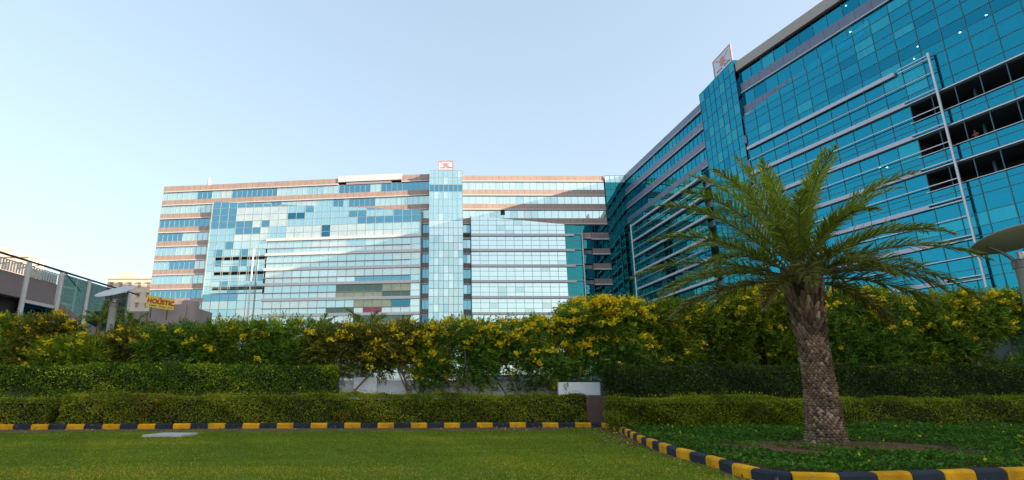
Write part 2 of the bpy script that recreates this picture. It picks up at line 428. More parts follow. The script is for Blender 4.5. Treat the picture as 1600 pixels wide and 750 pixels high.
# left screen: sloped top, three shadowed openings, beams
topL = lambda s: 45.6 + (41.45 - 45.6) * (s - 14) / 51.4
zb = [35.35 - 3.56 * j for j in range(10)]
zrow = sorted([z for z in zb if z > 3] + [z - 1.95 for z in zb if z > 4] + [zb[0] + d for d in (1.7, 3.3, 5.0, 6.6, 8.4, 10.3)])
def pickS(s, z, i, j):
    if z > 40.6 and not (21 < s < 36.5 and z < 43): return runw(j, [6, 0, 1])
    if s < 20.5 and z > 34: return runw(j, [5, 1, 6])
    if 21 < s < 34 and z > 38.3: return 3 if z > 39.6 or random.random() < .35 else 0
    if 34 <= s < 40.5 and z > 38.3: return 5 if 39.6 < z < 42 else 2
    if s > 38.5 and z > 38.9: return runw(j, [5, 0, 2])
    if 41.5 < s < 45 and 35.4 < z < 38.9: return 5
    if 20.5 < s < 28 and z > 35: return runw(j, [3, 0, 1, 5])
    if z > 35.35: return 2 if 30 < s < 33 else (3 if s < 52 else runw(j, [0, 5, .6, 3]))
    if s < 28.5: return runw(j, [.6, 5, 4, 1]) if z > 20 else runw(j, [.2, 2, .5, 6])
    if z > 28.4: return runw(j, [.35, 7, .7, 2, 2])
    if z > 24.9: return runw(j, [1.0, 3, 3.5, 2, 2]) if s < 46 else runw(j, [.4, 3, 2, 3, 1])
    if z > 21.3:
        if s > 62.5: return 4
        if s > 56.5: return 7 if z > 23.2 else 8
        if s > 46: return runw(j, [0, 0, 0, .6, 0, .5, 0, 2.5, 4])  # tan and dark panes imitate mirrored trees and buildings
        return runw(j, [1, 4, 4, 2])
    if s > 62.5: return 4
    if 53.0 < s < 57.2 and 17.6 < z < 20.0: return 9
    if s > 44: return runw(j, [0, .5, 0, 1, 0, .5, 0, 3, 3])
    return runw(j, [.4, 4, 2, 4])
inB = lambda s: 15.7 < s < 28.6
openz = [31.2 - 3.56 * j for j in range(3)]
p, f = MB(), MB()
LW.panes(p, f, grid(14.0, 65.4, 2.14), zrow, .9, pickS, top=topL, fr=.09,
         hole=lambda s, z: inB(s) and z < 33.5 and z > 22.9)
rows = [22.9, 24.0]
for z in openz[::-1]: rows += [z - 1.9 if z - 1.9 > rows[-1] + .2 else rows[-1] + .3, z - .45, z + .35]
rows = sorted(set(rows + [33.45]))
LW.panes(p, f, grid(15.75, 28.55, 2.14), rows, .9, lambda s, z, i, j: weighted([4, 4, 4]), fr=.07,
         hole=lambda s, z: any(zz - .45 < z < zz + .35 for zz in openz))
scr = p.build('curtain_wall', GL, lob); f.build('mullions', M['mullion_pale'], scr)
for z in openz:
    d = MB(); LW.box(d, 15.8, 28.5, z - .42, z + .32, -.3, .2); d.build('shaded_opening', M['dark'], scr)  # solid dark box, the shade of the opening put into its colour
for j, z in enumerate(zb):
    if z < 2: break
    b = MB(); LW.box(b, 28.6 if j < 8 else 15, 65.5, z - .34, z + .30, .7, 1.35); b.build('white_beam', M['white_beam'], scr)
    b = MB(); LW.box(b, 28.6, 63, z - 2.12, z - 1.98, 1.02, 1.12); b.build('rail', M['rail'], scr)
b = MB(); LW.box(b, 65.4, 65.6, 4, 41.4, .0, 1.0); LW.box(b, 13.9, 14.1, 4, 45.5, .0, 1.0); b.build('screen_return', M['mullion_pale'], scr)
b = MB(); b.tube([LW.P(26.2, 0, 2.2), LW.P(26.2, 33.0, 2.2)], .2, 10); b.build('mast', M['white_beam'], lob)
# right screen
topR = lambda s: 40.2 + (37.9 - 40.2) * (s - 1.9) / 24
zr = [35.5 - 3.6 * j for j in range(9)]
zrow = sorted([z for z in zr] + [z - 1.2 for z in zr] + [z - 2.4 for z in zr] + [36.7, 37.9, 39.1, 40.3])
p, f = MB(), MB()
RP.panes(p, f, grid(1.9, 27.4, 1.96), zrow, .9, lambda s, z, i, j: weighted([0, .6, 0, .3, 12]) if s < 23.2 else 6, top=topR, fr=.07, tilt=.0065)
scr = p.build('curtain_wall', GL, lob); f.build('mullions', M['mullion_pale'], scr)
for j, z in enumerate(zr):
    if z < 5: break
    b = MB(); RP.box(b, 1.9, 25.4, z - .28, z + .28, .75, 1.35); b.build('white_beam', M['white_beam'], scr)
    b = MB(); RP.box(b, 25.41, 27.3, z + .16, z + .26, 1.1, 1.3); b.build('rail', M['steel'], scr)
b = MB(); b.tube([RP.P(27.3, 0, 1.3), RP.P(27.3, 35.8, 1.3)], .2, 10); b.build('mast', M['steel'], lob)
b = MB(); RP.box(b, 1.75, 1.9, 4, 40.1, 0, 1.0); b.build('screen_return', M['mullion'], scr)
# corner glass towards the right-hand building
p, f = MB(), MB()
RP.panes(p, f, grid(33.75, 38.6, 1.21), grid(1.0, 50.4, 1.76), .35, lambda s, z, i, j: 6 if z < 48.6 else 1, fr=.06, tilt=.006)
cw = p.build('corner_glazing', GL, lob); f.build('mullions', M['mullion'], cw)
# aerial on the roof
ae = MB(); q = LW.P(10, 50.2, -3); ae.tube([q, (q[0], q[1], 52.7)], [.5, .42], 10); ae.tube([(q[0], q[1], 52.7), (q[0], q[1], 53.6)], .08, 6)
tag(ae.build('aerial', M['white_beam']), 'slim white vent pipe on the flat roof of the pale office block', 'vent pipe')

# ------------------------------------------------------------------ right office building
rob = empty('office_building', (48, 80, 0), 'deep blue glass office block with silver beams towering behind the palm', 'office building')
FS = Facade((41.9, 125.1), (45.1, 88.2)); RT = Facade((44.55, 88.3), (45.15, 77.6))
NS = Facade((45.2, 77.5), (45.2 + .292 * 130, 77.5 - .956 * 130))
GB = [M[k] for k in ('g_blue', 'g_blue2', 'b_teal', 'g_teal')]
SL = (M['slate'], M['silver'])
c = MB(); FS.box(c, -8, 37, 0, 50.2, -26, -7); c.build('core_wall', M['core'], rob)
c = MB(); NS.box(c, 0, 62, 0, 50.2, -26, -7); NS.box(c, 62, 130, 0, 39.0, -26, -7); c.build('core_wall', M['core'], rob)  # lower box is an unseen wing added to keep sun off the garden
c = MB(); FS.box(c, -6, 37, 50.0, 50.25, -26, .0); c.build('roof', M['soffit'], rob)
c = MB(); NS.box(c, -.1, 62, 49.0, 50.5, -26, .45); c.build('roof', M['soffit'], rob)
c = MB(); NS.box(c, -.1, 62, 48.8, 49.0, -1, .3); c.build('roof_lip', M['dark'], rob)
# far section
for k in range(13):
    z = 46.9 - 3.5 * k
    fl = MB(); FS.box(fl, -6, 37, z - 1.2, z - .2, -7, -.5); fl.build('floor_slab', M['interior'], rob)
    if k < 4: band(FS, SL, 0 if k < 3 else 33.6, 36.95, z, 1.42, rob, lip=.14)
    if k < 4:
        hi = 48.9 if k == 0 else z + 3.5 - 1.42
        strip(FS, 0, 36.9, z, hi, rob, lambda *a: weighted([6, .6, .6]), 1.5, frame='mullion', mats=GB)
band(FS, SL, 0, 36.95, 50.4, 1.5, rob, lip=.14)
zf = [36.8 - 3.6 * j for j in range(10)]
p, f = MB(), MB()
FS.panes(p, f, grid(2.5, 33.5, 2.07), sorted([z for z in zf if z > 1] + [z - 1.8 for z in zf if z > 3] + [38.5]), .5,
         lambda s, z, i, j: weighted([1, .6, .6, 7]), fr=.08, tilt=.006)
scr = p.build('curtain_wall', GB, rob); f.build('mullions', M['mullion'], scr)
for j, z in enumerate(zf):
    if z < 4: break
    b = MB(); FS.box(b, 4.3, 30, z - .2, z + .2, .75, 1.15); FS.box(b, 30.01, 34.5, z - .198, z + .198, .6, 1.14); b.build('silver_beam', M['silver'], scr)
    b = MB(); FS.box(b, 4.3, 33, z - 1.9, z - 1.76, 1.0, 1.2); b.build('rail', M['steel'], scr)
b = MB(); b.tube([FS.P(4.1, 0, 1.2), FS.P(4.1, 37.1, 1.2)], .17, 10); b.build('mast', M['steel'], rob)
p, f = MB(), MB()      # strip of glass in the inner corner
FS.panes(p, f, grid(.05, 2.5, 1.2), grid(1, 36.4, 1.77), .2, lambda *a: 3, fr=.06, tilt=.006)
strip_c = p.build('corner_glazing', GB, rob); f.build('mullions', M['mullion'], strip_c)
# stair tower
tw = MB(); RT.box(tw, .05, 10.7, 0, 50.9, -7, .45); tow = tw.build('stair_tower', M['core'], rob)
p, f = MB(), MB()
RT.panes(p, f, grid(0, 10.75, 1.53), grid(1, 51.0, 1.76), .6, lambda s, z, i, j: weighted([5, .5, 1.6]) if z > 30 else weighted([3, .3, .6, 2]), fr=.08)
cw = p.build('curtain_wall', GB, tow); f.build('mullions', M['mullion'], tow)
p, f = MB(), MB()      # side cheeks of the tower
for e, s in ((0, 0.0), (1, 10.75)):
    q = MB(); RT.box(q, s - .05, s + .05, 1, 51.0, -1.5, .6); q.build('tower_cheek', M['g_blue'], tow)
# near section, upper floors
for z in (46.7, 42.9, 39.3, 35.7, 31.7, 27.7, 23.7, 19.7, 15.7, 11.9):
    fl = MB(); NS.box(fl, .2, 62 if z > 36 else 130, z - .28, z + .2, -7, -.4); fl.build('floor_slab', M['interior'], rob)  # lower slabs run on into the added unseen wing
band(NS, SL, 0, 62, 46.75, 1.6, rob, lip=.14); band(NS, SL, 0, 40, 42.95, 1.55, rob, lip=.14)
p, f = MB(), MB(); NS.panes(p, f, grid(0, 42, 2.1) + [52, 62], [46.75, 48.85], -.05, lambda *a: weighted([5, 3, .4]), fr=.07)
w = p.build('window_strip', GB, rob); f.build('window_frame', M['mullion'], w)
p, f = MB(), MB(); NS.panes(p, f, grid(0, 42, 2.1) + [52, 62], [42.95, 45.15], -.05, lambda *a: weighted([5, 3, .4]), fr=.07)
w = p.build('window_strip', GB, rob); f.build('window_frame', M['mullion'], w)
# near section, sloped screen
topN = lambda s: 40.9 + .155 * s if s < 27 else 45.1
zn = [35.7 - 4.0 * j for j in range(7)]
loggia = [z - .35 for z in zn[1:4]]
rows = sorted([z for z in zn] + [z - 1.6 for z in zn[:1]] + [z - 1.75 for z in zn[4:]] + [z - 3.1 for z in zn] + [z - 2.4 for z in zn[1:4]] + [z - .3 for z in zn[1:4]] + [36.9, 38.2, 39.7, 40.7, 41.9, 43.2, 44.4, 45.1])
hole = lambda s, z: s > 21.9 and any(a - 2.05 < z < a + .06 for a in loggia)
def pickN(s, z, i, j):
    if 36.9 < z < 38.2 and 14 < s < 40: return 1
    if z < 38.2 and s < 12 and z > 36: return weighted([3, .2, 2])
    if z > 31.7 and 18 < s < 24: return weighted([3, 0, 2])
    return runw(j, [12, .5, .5, .5] if z > 38 else [14, .7, .2])
p, f = MB(), MB()
NS.panes(p, f, grid(.3, 42, 2.2) + [52, 62], rows, .75, pickN, top=topN, fr=.075, frz=.06, hole=hole, tilt=.0035)
scr = p.build('curtain_wall', GB, rob); f.build('mullions', M['mullion'], scr)
for a in loggia:
    # room behind the opening: floor, back wall, ceiling, jamb
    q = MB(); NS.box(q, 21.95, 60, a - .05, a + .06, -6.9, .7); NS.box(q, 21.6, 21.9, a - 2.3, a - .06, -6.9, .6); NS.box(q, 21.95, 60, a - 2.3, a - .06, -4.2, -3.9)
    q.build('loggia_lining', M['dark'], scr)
    q = MB(); NS.box(q, 21.95, 60, a - 2.95, a - 2.75, -3.85, .6); q.build('loggia_floor', M['interior'], scr)
    q = MB(); NS.box(q, 21.93, 22.0, a - 2.0, a - .08, .3, .72); q.build('loggia_jamb', M['rail'], scr)
    for s in grid(27, 58, 6.2):
        q = MB(); NS.box(q, s - .1, s + .1, a - 2.7, a - .1, -1.6, -1.4); q.build('loggia_column', M['mullion'], scr)
    q = MB(); NS.box(q, 22, 60, a + .12, a + .24, .78, 1.0); NS.box(q, 22, 60, a - 2.08, a - 2.02, .78, .95); q.build('handrail', M['steel'], scr)
for j, z in enumerate(zn):
    b = MB(); NS.box(b, .4, 22.0 if j else 21.6, z - .23, z + .23, .85, 1.12); b.build('silver_beam', M['silver'], scr)
    b = MB(); NS.box(b, 22.01, 25.3, z + .14, z + .23, 1.0, 1.12); NS.box(b, 22.01, 25.3, z - .23, z - .14, 1.0, 1.12)
    NS.box(b, .4, 25.3, z - 1.90, z - 1.82, 1.0, 1.1); b.build('rail', M['steel'], scr)
    c = MB(); NS.box(c, -.1, .38, z + 1.0, z + 2.2, 0, .9); c.build('cladding_stub', M['slate'], scr)
b = MB(); b.tube([NS.P(25.35, 10.6, 1.3), NS.P(25.35, 36.0, 1.3)], .13, 12); b.build('mast', M['steel'], rob)
# drawn blinds and pale partitions in the rooms behind the blue glass
M['blind'] = plain('office_blind', (.66, .68, .66), .8, var=.08, scale=2, stretch=(6, 6, .2))
for fc, z0, z1, sm, oo in [(NS, 43.2, 45.0, 40, -.35)] + [(NS, z, z + 1.5, 40, .35) for z in (39.8, 38.3, 36.2, 34.0, 32.4)] + [(NS, z, z + 1.6, 21, .35) for z in (29.2, 25.4, 21.3, 17.3, 13.3)] + [(RT, z, z + 1.6, 10.5, .52) for z in (47.2, 43.7, 41.9, 38.4, 36.7, 33.2)] + [(FS, z, z + 1.9, 36, -.4) for z in (47.0, 43.5)]:
    s = random.uniform(.5, 4)
    while s < sm - 1.2:
        w_ = random.uniform(.8, 3.8); z_ = z1 - (z1 - z0) * random.choice((1, 1, .75, .5))
        q = MB(); fc.box(q, s, min(s + w_, sm), z_, z1, oo - .03, oo); q.build('blind', M['blind'], rob)
        s += w_ + random.expovariate(1 / 5.5) + .3
# open ground storeys
b = MB(); NS.box(b, -.1, 129, 10.3, 11.2, -7, .6); b.build('podium_soffit', M['dark'], rob)  # runs on under the added unseen wing
for s in grid(3, 60, 6.3):
    b = MB(); NS.box(b, s - .4, s + .4, .05, 10.29, -1.2, -.4); b.build('column', M['rail'], rob)
# ceiling lamps seen through the glass
for u, v in ((1322, 9), (1329, 50), (1434, 73), (1428, 92), (1500, 51), (1541, 24), (1166, 196), (1078, 192), (1386, 262), (1375, 262), (1554, 336), (1572, 335), (1432, 414)):
    fc = FS if u < 1100 else (RT if u < 1180 else NS)
    r = ray(u, v); A = np.array([*fc.A, 0]); n3 = np.array([*fc.n, 0])
    t = np.dot(A - n3 * .35 - np.array([0, 0, EYE]), n3) / np.dot(r, n3); q = np.array([0, 0, EYE]) + r * t
    l = MB(); l.lathe([(0, 0), (.09, 0), (.09, .05), (0, .05)], q, 10); l.build('ceiling_lamp', M['lampglow'], rob)
# ------------------------------------------------------------------ far buildings, terrace, sign
M['peach'] = plain('peach_render', (.78, .60, .46), .8, var=.06, scale=.4)
M['window_dark'] = plain('far_window', (.38, .28, .22), .4)
def far_block(x0, x1, y, h, label, cols, floors, back=18):
    e = empty('apartment_block', ((x0 + x1) / 2, y, 0), label, 'apartment block')
    b = MB(); b.box(x0, x1, y, y + back, 0, h); b.build('wall', M['peach'], e)
    b = MB(); b.box(x0 - .3, x1 + .3, y - .3, y + back, h + .003, h + .5); b.box(x0 + 2, x0 + (x1 - x0) * .55, y + 1, y + back - 1, h + .5, h + 2.4); b.build('roof', M['peach'], e)
    for j in range(floors):
        for i in range(cols):
            xa = x0 + (x1 - x0) * (i + .3) / cols; xb = x0 + (x1 - x0) * (i + .62) / cols; z = h - 1.2 - 3.2 * j
            w = MB(); w.box(xa, xb, y - .05, y + .1, z - 1.5, z); ww = w.build('window', M['window_dark'], e)
            w = MB(); w.box(xa - .25, xb + .25, y - .5, y - .06, z + .02, z + .18); w.build('sunshade', M['peach'], ww)
    return e
a = at_y(-40, 402, 120); b = at_y(45, 402, 120)
far_block(a[0], b[0], 120, a[2], 'peach apartment block at the left edge behind the terrace railing', 4, 4, 5)
a = at_y(169, 436, 175); b = at_y(242, 436, 175)
far_block(a[0], b[0], 175, a[2], 'peach apartment block just left of the pale glass office', 5, 4)

M['terrace_wall'] = plain('terrace_cladding', (.26, .21, .20), .6, var=.06, scale=1.2)
M['peach_dim'] = plain('terrace_back_render', (.42, .31, .23), .8)
M['post_white'] = plain('white_post_paint', (.62, .60, .57), .5, var=.05)
M['dark_rail'] = plain('dark_metal_rail', (.06, .055, .05), .4, metal=.4)
M['g_green'] = glass_mat('greenish_glass', (.40, .52, .48), (.55, .66, .62), .3)
M['g_shop'] = glass_mat('shop_glass', (.02, .20, .30), (.04, .18, .24), .45)
XT = -20.0
ter = empty('terrace_building', (XT, 29, 0), 'brown two-storey terrace with white round posts and dark top rail at left edge', 'terrace')
b = MB(); b.box(XT - 9, XT - .5, 18, 29.6, .05, 5.3); b.build('lower_wall', M['dark'], ter)  # dark block stands in for the shaded opening below the terrace
b = MB(); b.box(XT - 9, XT - .5, 29.65, 37.5, .05, 5.0); b.build('lower_wall', M['terrace_wall'], ter)
for y0, y1 in ((18, 26.1), (26.35, 28.45)):
    b = MB(); b.box(XT - .2, XT - .06, y0, y1, 5.3, 6.35); b.build('parapet_panel', M['terrace_wall'], ter)
b = MB(); b.box(XT - .2, XT - .04, 26.35, 28.45, 5.12, 5.28); b.build('white_ledge', M['post_white'], ter)
b = MB(); b.box(XT - .3, XT - .2, 26.35, 28.45, 2.6, 5.1); b.build('shop_window', M['g_shop'], ter)
b = MB(); b.box(XT - 9, XT - .21, 18, 28.5, 5.31, 5.5); b.build('terrace_floor', M['soffit'], ter)
PY = (26.2, 28.57, 30.83, 34.94)
for y in (23.9,) + PY:
    b = MB(); b.tube([(XT, y, 0), (XT, y, 7.0)], .115, 12); b.build('post', M['post_white'], ter)
b = MB(); b.tube([(XT, 18, 7.06), (XT, 36, 7.06)], .055, 8); b.build('top_rail', M['dark_rail'], ter)
for y0, y1 in ((18, 26.1), (26.3, 28.47)):
    k = int((y1 - y0) / .17); b = MB(); b.tube([(XT, y0, 6.85), (XT, y1, 6.85)], .025, 6)
    for i in range(k): y = y0 + (i + .5) * (y1 - y0) / k; b.box(XT - .02, XT + .02, y - .035, y + .035, 6.36, 6.84)
    b.build('railing', M['post_white'], ter)
for (y0, za), (y1, zb_) in (((28.7, 5.5), (30.72, 4.9)), ((30.95, 4.8), (34.83, 4.0))):   # glass beside the descending stair
    b = MB(); b.face([(XT, y0, za), (XT, y1, zb_), (XT, y1, 6.95), (XT, y0, 6.95)]); b.face([(XT - .03, y0, za), (XT - .03, y1, zb_), (XT - .03, y1, 6.95), (XT - .03, y0, 6.95)])
    b.build('stair_glass', M['g_green'], ter)
    b = MB(); b.hexa([(XT - .3, y0, za - .75), (XT + .02, y0, za - .75), (XT + .02, y1, zb_ - .75), (XT - .3, y1, zb_ - .75), (XT - .3, y0, za - .02), (XT + .02, y0, za - .02), (XT + .02, y1, zb_ - .02), (XT - .3, y1, zb_ - .02)])
    b.build('stair_string', M['terrace_wall'], ter)
b = MB(); b.box(XT - 8, XT - 4, 16, 28.2, 5.5, 6.95); b.build('back_wall', M['peach_dim'], ter)
b = MB(); b.box(XT - .12, XT - .1, 26.35, 28.4, 6.36, 6.82); b.build('railing_glass', M['g_green'], ter)
b = MB(); b.tube([(XT - 1.5, 27.5, 7.0), (XT - 1.5, 29, 7.5), (XT - 1.5, 31, 7.45), (XT - 1.5, 32.5, 6.7)], .03, 6); b.build('curved_handrail', M['dark_rail'], ter)

kio = empty('gatehouse', (-20, 41.5, 0), 'brown clad block with rounded end beyond the terrace, left of the office', 'gatehouse')
M['kiosk'] = plain('rose_cladding', (.36, .27, .25), .6, var=.05, scale=1)
b = MB(); b.box(-21.6, -18.9, 40.4, 45, .05, 7.1); b.build('wall', M['kiosk'], kio)
b = MB(); b.lathe([(0, 0), (.62, 0), (.62, 1.5), (.5, 1.6), (0, 1.6)], (-19.0, 41.2, 5.9), 18); b.build('round_drum', M['kiosk'], kio)
b = MB(); b.box(-25.5, -21.62, 40.3, 44, .05, 6.6); b.build('side_wall', M['terrace_wall'], kio)
b = MB(); b.box(-21.65, -18.3, 40.38, 40.39, 5.5, 5.62); b.build('joint', M['dark_rail'], kio)
# clinic sign board
M['sign_yellow'] = plain('yellow_sign_board', (.85, .62, .06), .5, var=.06)
M['sign_red'] = plain('red_letters', (.50, .025, .02), .5)
M['sign_pink'] = plain('pink_sign_mark', (.55, .08, .28), .5)
M['sign_grey'] = plain('small_grey_letters', (.17, .13, .10), .5)
P0, P1, P2, P3 = at_y(229, 479, 38.4), at_y(271, 485, 39.8), at_y(272, 469, 39.8), at_y(231, 461, 38.4)
P1 = P0 + (P1 - P0); sx_ = Vector(P1 - P0); sy_ = Vector(P3 - P0)
sgn = empty('sign_board', tuple(P0), 'yellow sign board reading HOLISTIC in red, beside the brown gatehouse', 'sign')
n_ = sx_.cross(sy_).normalized()
if n_.y > 0: n_ = -n_
def sp(a, b_, o=0.0): return Vector(P0) + sx_ * a + sy_ * b_ + n_ * o
b = MB(); b.hexa([sp(0, 0, -.1), sp(1, 0, -.1), sp(1, 0, 0), sp(0, 0, 0), sp(0, 1, -.1), sp(1, 1, -.1), sp(1, 1, 0), sp(0, 1, 0)]); b.build('board', M['sign_yellow'], sgn)
def sign_frame(o, u_, v_, pos):
    X = Vector(u_).normalized(); Nn = X.cross(Vector(v_)).normalized(); Y = Nn.cross(X)
    o.matrix_world = Matrix.Translation(pos) @ Matrix((X, Y, Nn)).transposed().to_4x4()
def text(body, size, mat, parent, X, Y, pos, name='lettering', sx=1.0):
    cu = bpy.data.curves.new(name, 'FONT'); cu.body = body; cu.size = size; cu.extrude = .012; cu.offset = size * .03
    cu.align_x = 'CENTER'; cu.align_y = 'CENTER'; cu.materials.append(mat)
    tmp = bpy.data.objects.new(name, cu); COL.objects.link(tmp)
    me = bpy.data.meshes.new_from_object(tmp.evaluated_get(bpy.context.evaluated_depsgraph_get()))
    bpy.data.objects.remove(tmp)
    dg = bpy.data.objects.new(name, me); COL.objects.link(dg); dg.parent = parent
    X = Vector(X).normalized(); Nn = X.cross(Vector(Y)).normalized(); Yv = Nn.cross(X)
    m = Matrix.Translation(Vector(pos) - world_loc(parent)) @ Matrix((X, Yv, Nn)).transposed().to_4x4() @ Matrix.Diagonal((sx, 1, 1, 1))
    dg.matrix_local = m; return dg
text('HOLISTIC', .44, M['sign_red'], sgn, sx_, sy_, sp(.5, .55, .02), sx=.98)
b = MB()
for a0, a1 in ((.08, .36), (.44, .68), (.76, .95)):
    b.hexa([sp(a0, .14, .002), sp(a1, .14, .002), sp(a1, .14, .02), sp(a0, .14, .02), sp(a0, .21, .002), sp(a1, .21, .002), sp(a1, .21, .02), sp(a0, .21, .02)])
b.build('small_print', M['sign_grey'], sgn)
b = MB(); b.face([sp(.47 + .05 * math.cos(w), .84 + .09 * math.sin(w), .015) for w in np.linspace(0, 2 * math.pi, 14, endpoint=False)]); b.build('pink_mark', M['sign_pink'], sgn)
b = MB(); b.tube([sp(.2, -.9, -.15), sp(.2, .9, -.15)], .04, 6); b.build('support', M['dark_rail'], sgn)
b = MB(); b.tube([sp(.8, -.9, -.15), sp(.8, .9, -.15)], .04, 6); b.build('support', M['dark_rail'], sgn)

# rooftop boards: pale board in a frame, red emblem with four rays over two grey bars
M['board'] = plain('pale_board', (.62, .64, .74), .5, var=.05)
M['board_frame'] = plain('pink_board_frame', (.50, .32, .30), .5)
M['emblem'] = plain('red_emblem', (.66, .24, .18), .5)
def roof_board(A, X, Nn, w, h, label):
    A = Vector(A); X = Vector(X).normalized(); Nn = Vector(Nn).normalized(); Z = Vector((0, 0, 1))
    e = empty('roof_sign', tuple(A + X * w / 2), label, 'sign')
    p = lambda x, z, o: A + X * x + Z * z + Nn * o
    def bar(mb, x0, z0, x1, z1, t, o0, o1):
        d = (p(x1, z1, 0) - p(x0, z0, 0)).normalized(); q = Nn.cross(d) * t / 2
        a_, b_ = p(x0, z0, 0), p(x1, z1, 0)
        mb.hexa([a_ - q + Nn * o0, b_ - q + Nn * o0, b_ - q + Nn * o1, a_ - q + Nn * o1, a_ + q + Nn * o0, b_ + q + Nn * o0, b_ + q + Nn * o1, a_ + q + Nn * o1])
    b = MB(); bar(b, .15, h / 2, w - .15, h / 2, h - .5, -.05, .0); b.build('panel', M['board'], e)
    b = MB(); bar(b, 0, 0, 0, h, .25, -.08, .06); bar(b, w, 0, w, h, .25, -.08, .06); bar(b, -.12, .1, w + .12, .1, .22, -.077, .057); bar(b, -.12, h, w + .12, h, .22, -.077, .057)
    b.build('frame', M['board_frame'], e)
    b = MB(); c_ = (w * .5, h * .58)
    b.face([p(c_[0] + r_ * math.cos(w_), c_[1] + r_ * math.sin(w_), .05) for w_, r_ in zip(np.linspace(.5, 2 * math.pi + .5, 16, endpoint=False), [h * .30, h * .16] * 8)])
    bar(b, c_[0], c_[1], w * .14, h * .9, .16, .01, .03); bar(b, c_[0], c_[1], w * .86, h * .86, .16, .012, .032); bar(b, c_[0], c_[1], w * .78, h * .36, .16, .014, .034)
    b.build('emblem', M['emblem'], e)
    b = MB(); bar(b, w * .14, h * .27, w * .44, h * .27, .2, .01, .04); bar(b, w * .56, h * .27, w * .9, h * .27, .2, .01, .04); b.build('grey_bars', M['sign_grey'], e)
    for x in (.3, w - .3):
        b = MB(); b.tube([p(x, -1, -.3), p(x, h, -.3)], .08, 6); b.build('support', M['board_frame'], e)
a = at_y(685, 271, 123); 
roof_board((a[0], 122.9, 50.95), (1, 0, 0), (0, -1, 0), 3.5, 2.35, 'pale framed roof sign with red star emblem on the pale office tower')
q = RT.P(4.9, 51.0, .3); q2 = RT.P(9.0, 51.0, .3)
roof_board(q, (q2[0] - q[0], q2[1] - q[1], 0), (RT.n[0], RT.n[1], 0), 5.2, 3.3, 'framed roof sign with red star emblem on the blue office tower')

# ------------------------------------------------------------------ low white wall behind the planting
M['white_wall'] = plain('white_wall_paint', (.86, .85, .84), .7, var=.05, scale=1.5, bump=.1)
M['maroon'] = plain('maroon_dado', (.11, .06, .043), .7, var=.2, scale=3)
ww = empty('boundary_wall', (0, 21.4, 0), 'low white boundary wall with raised piers behind the hedges', 'wall')
b = MB(); b.box(-29, 6.2, 20.35, 20.55, .09, 1.44); b.build('wall_panel', M['white_wall'], ww)
b = MB(); b.box(6.2, 33, 20.35, 20.55, .09, 1.20); b.build('wall_panel', M['white_wall'], ww)
for u in (571, 300, 40, 1250, 1450):
    p_ = at_y(u, 600, 20.2); b = MB(); b.box(p_[0] - .40, p_[0] + .40, 20.13, 20.6, .09, 1.54); b.build('pier', M['white_wall'], ww)
mp = empty('plinth', (4.9, 18.6, .09), 'dark maroon plinth carrying a white block at the end of the low hedge', 'plinth')
b = MB(); b.box(4.35, 5.05, 18.35, 19.2, .09, .92); b.build('block', M['maroon'], mp)
b = MB(); b.box(3.62, 4.98, 19.0, 19.22, .95, 1.36); b.build('white_block', M['white_wall'], mp)
b = MB(); b.box(3.7, 4.34, 18.9, 19.2, .09, .949); b.build('base', M['maroon'], mp)

# ------------------------------------------------------------------ kerb stones
def kerb_paint(name, c, wear):
    m, nt, p = new_mat(name); c = np.array(c)
    oi = N(nt, 'ShaderNodeObjectInfo'); tc = N(nt, 'ShaderNodeTexCoord'); va = N(nt, 'ShaderNodeVectorMath', operation='ADD')
    ml = N(nt, 'ShaderNodeVectorMath', operation='SCALE'); cx = N(nt, 'ShaderNodeCombineXYZ'); nt.links.new(oi.outputs['Random'], cx.inputs[0]); nt.links.new(oi.outputs['Random'], cx.inputs[1])
    nt.links.new(cx.outputs[0], ml.inputs[0]); ml.inputs['Scale'].default_value = 50; nt.links.new(tc.outputs['Object'], va.inputs[0]); nt.links.new(ml.outputs[0], va.inputs[1])
    n1 = N(nt, 'ShaderNodeTexNoise'); n1.inputs['Scale'].default_value = 7; n1.inputs['Detail'].default_value = 8; n1.inputs['Roughness'].default_value = .7; nt.links.new(va.outputs[0], n1.inputs['Vector'])
    n2 = N(nt, 'ShaderNodeTexNoise'); n2.inputs['Scale'].default_value = 3; n2.inputs['Detail'].default_value = 3; nt.links.new(va.outputs[0], n2.inputs['Vector'])
    col = ramp(nt, n2.outputs['Fac'], [(.3, tuple(c * .7)), (.7, tuple(np.clip(c * 1.2, 0, 1)))])
    w = ramp(nt, n1.outputs['Fac'], [(wear, (0, 0, 0)), (wear + .05, (1, 1, 1))])
    mx = N(nt, 'ShaderNodeMix', data_type='RGBA'); nt.links.new(w, mx.inputs['Factor']); nt.links.new(col, mx.inputs['A']); mx.inputs['B'].default_value = (.20, .18, .16, 1)
    nt.links.new(mx.outputs['Result'], p.inputs['Base Color']); p.inputs['Roughness'].default_value = .75; p.inputs['Specular IOR Level'].default_value = .25
    b = N(nt, 'ShaderNodeBump'); b.inputs['Strength'].default_value = .5; b.inputs['Distance'].default_value = .01; nt.links.new(n1.outputs['Fac'], b.inputs['Height']); nt.links.new(b.outputs[0], p.inputs['Normal']); return m
M['kerb_y'] = kerb_paint('yellow_kerb_paint', (.80, .36, .004), .60)
M['kerb_b'] = kerb_paint('black_kerb_paint', (.028, .033, .048), .62)
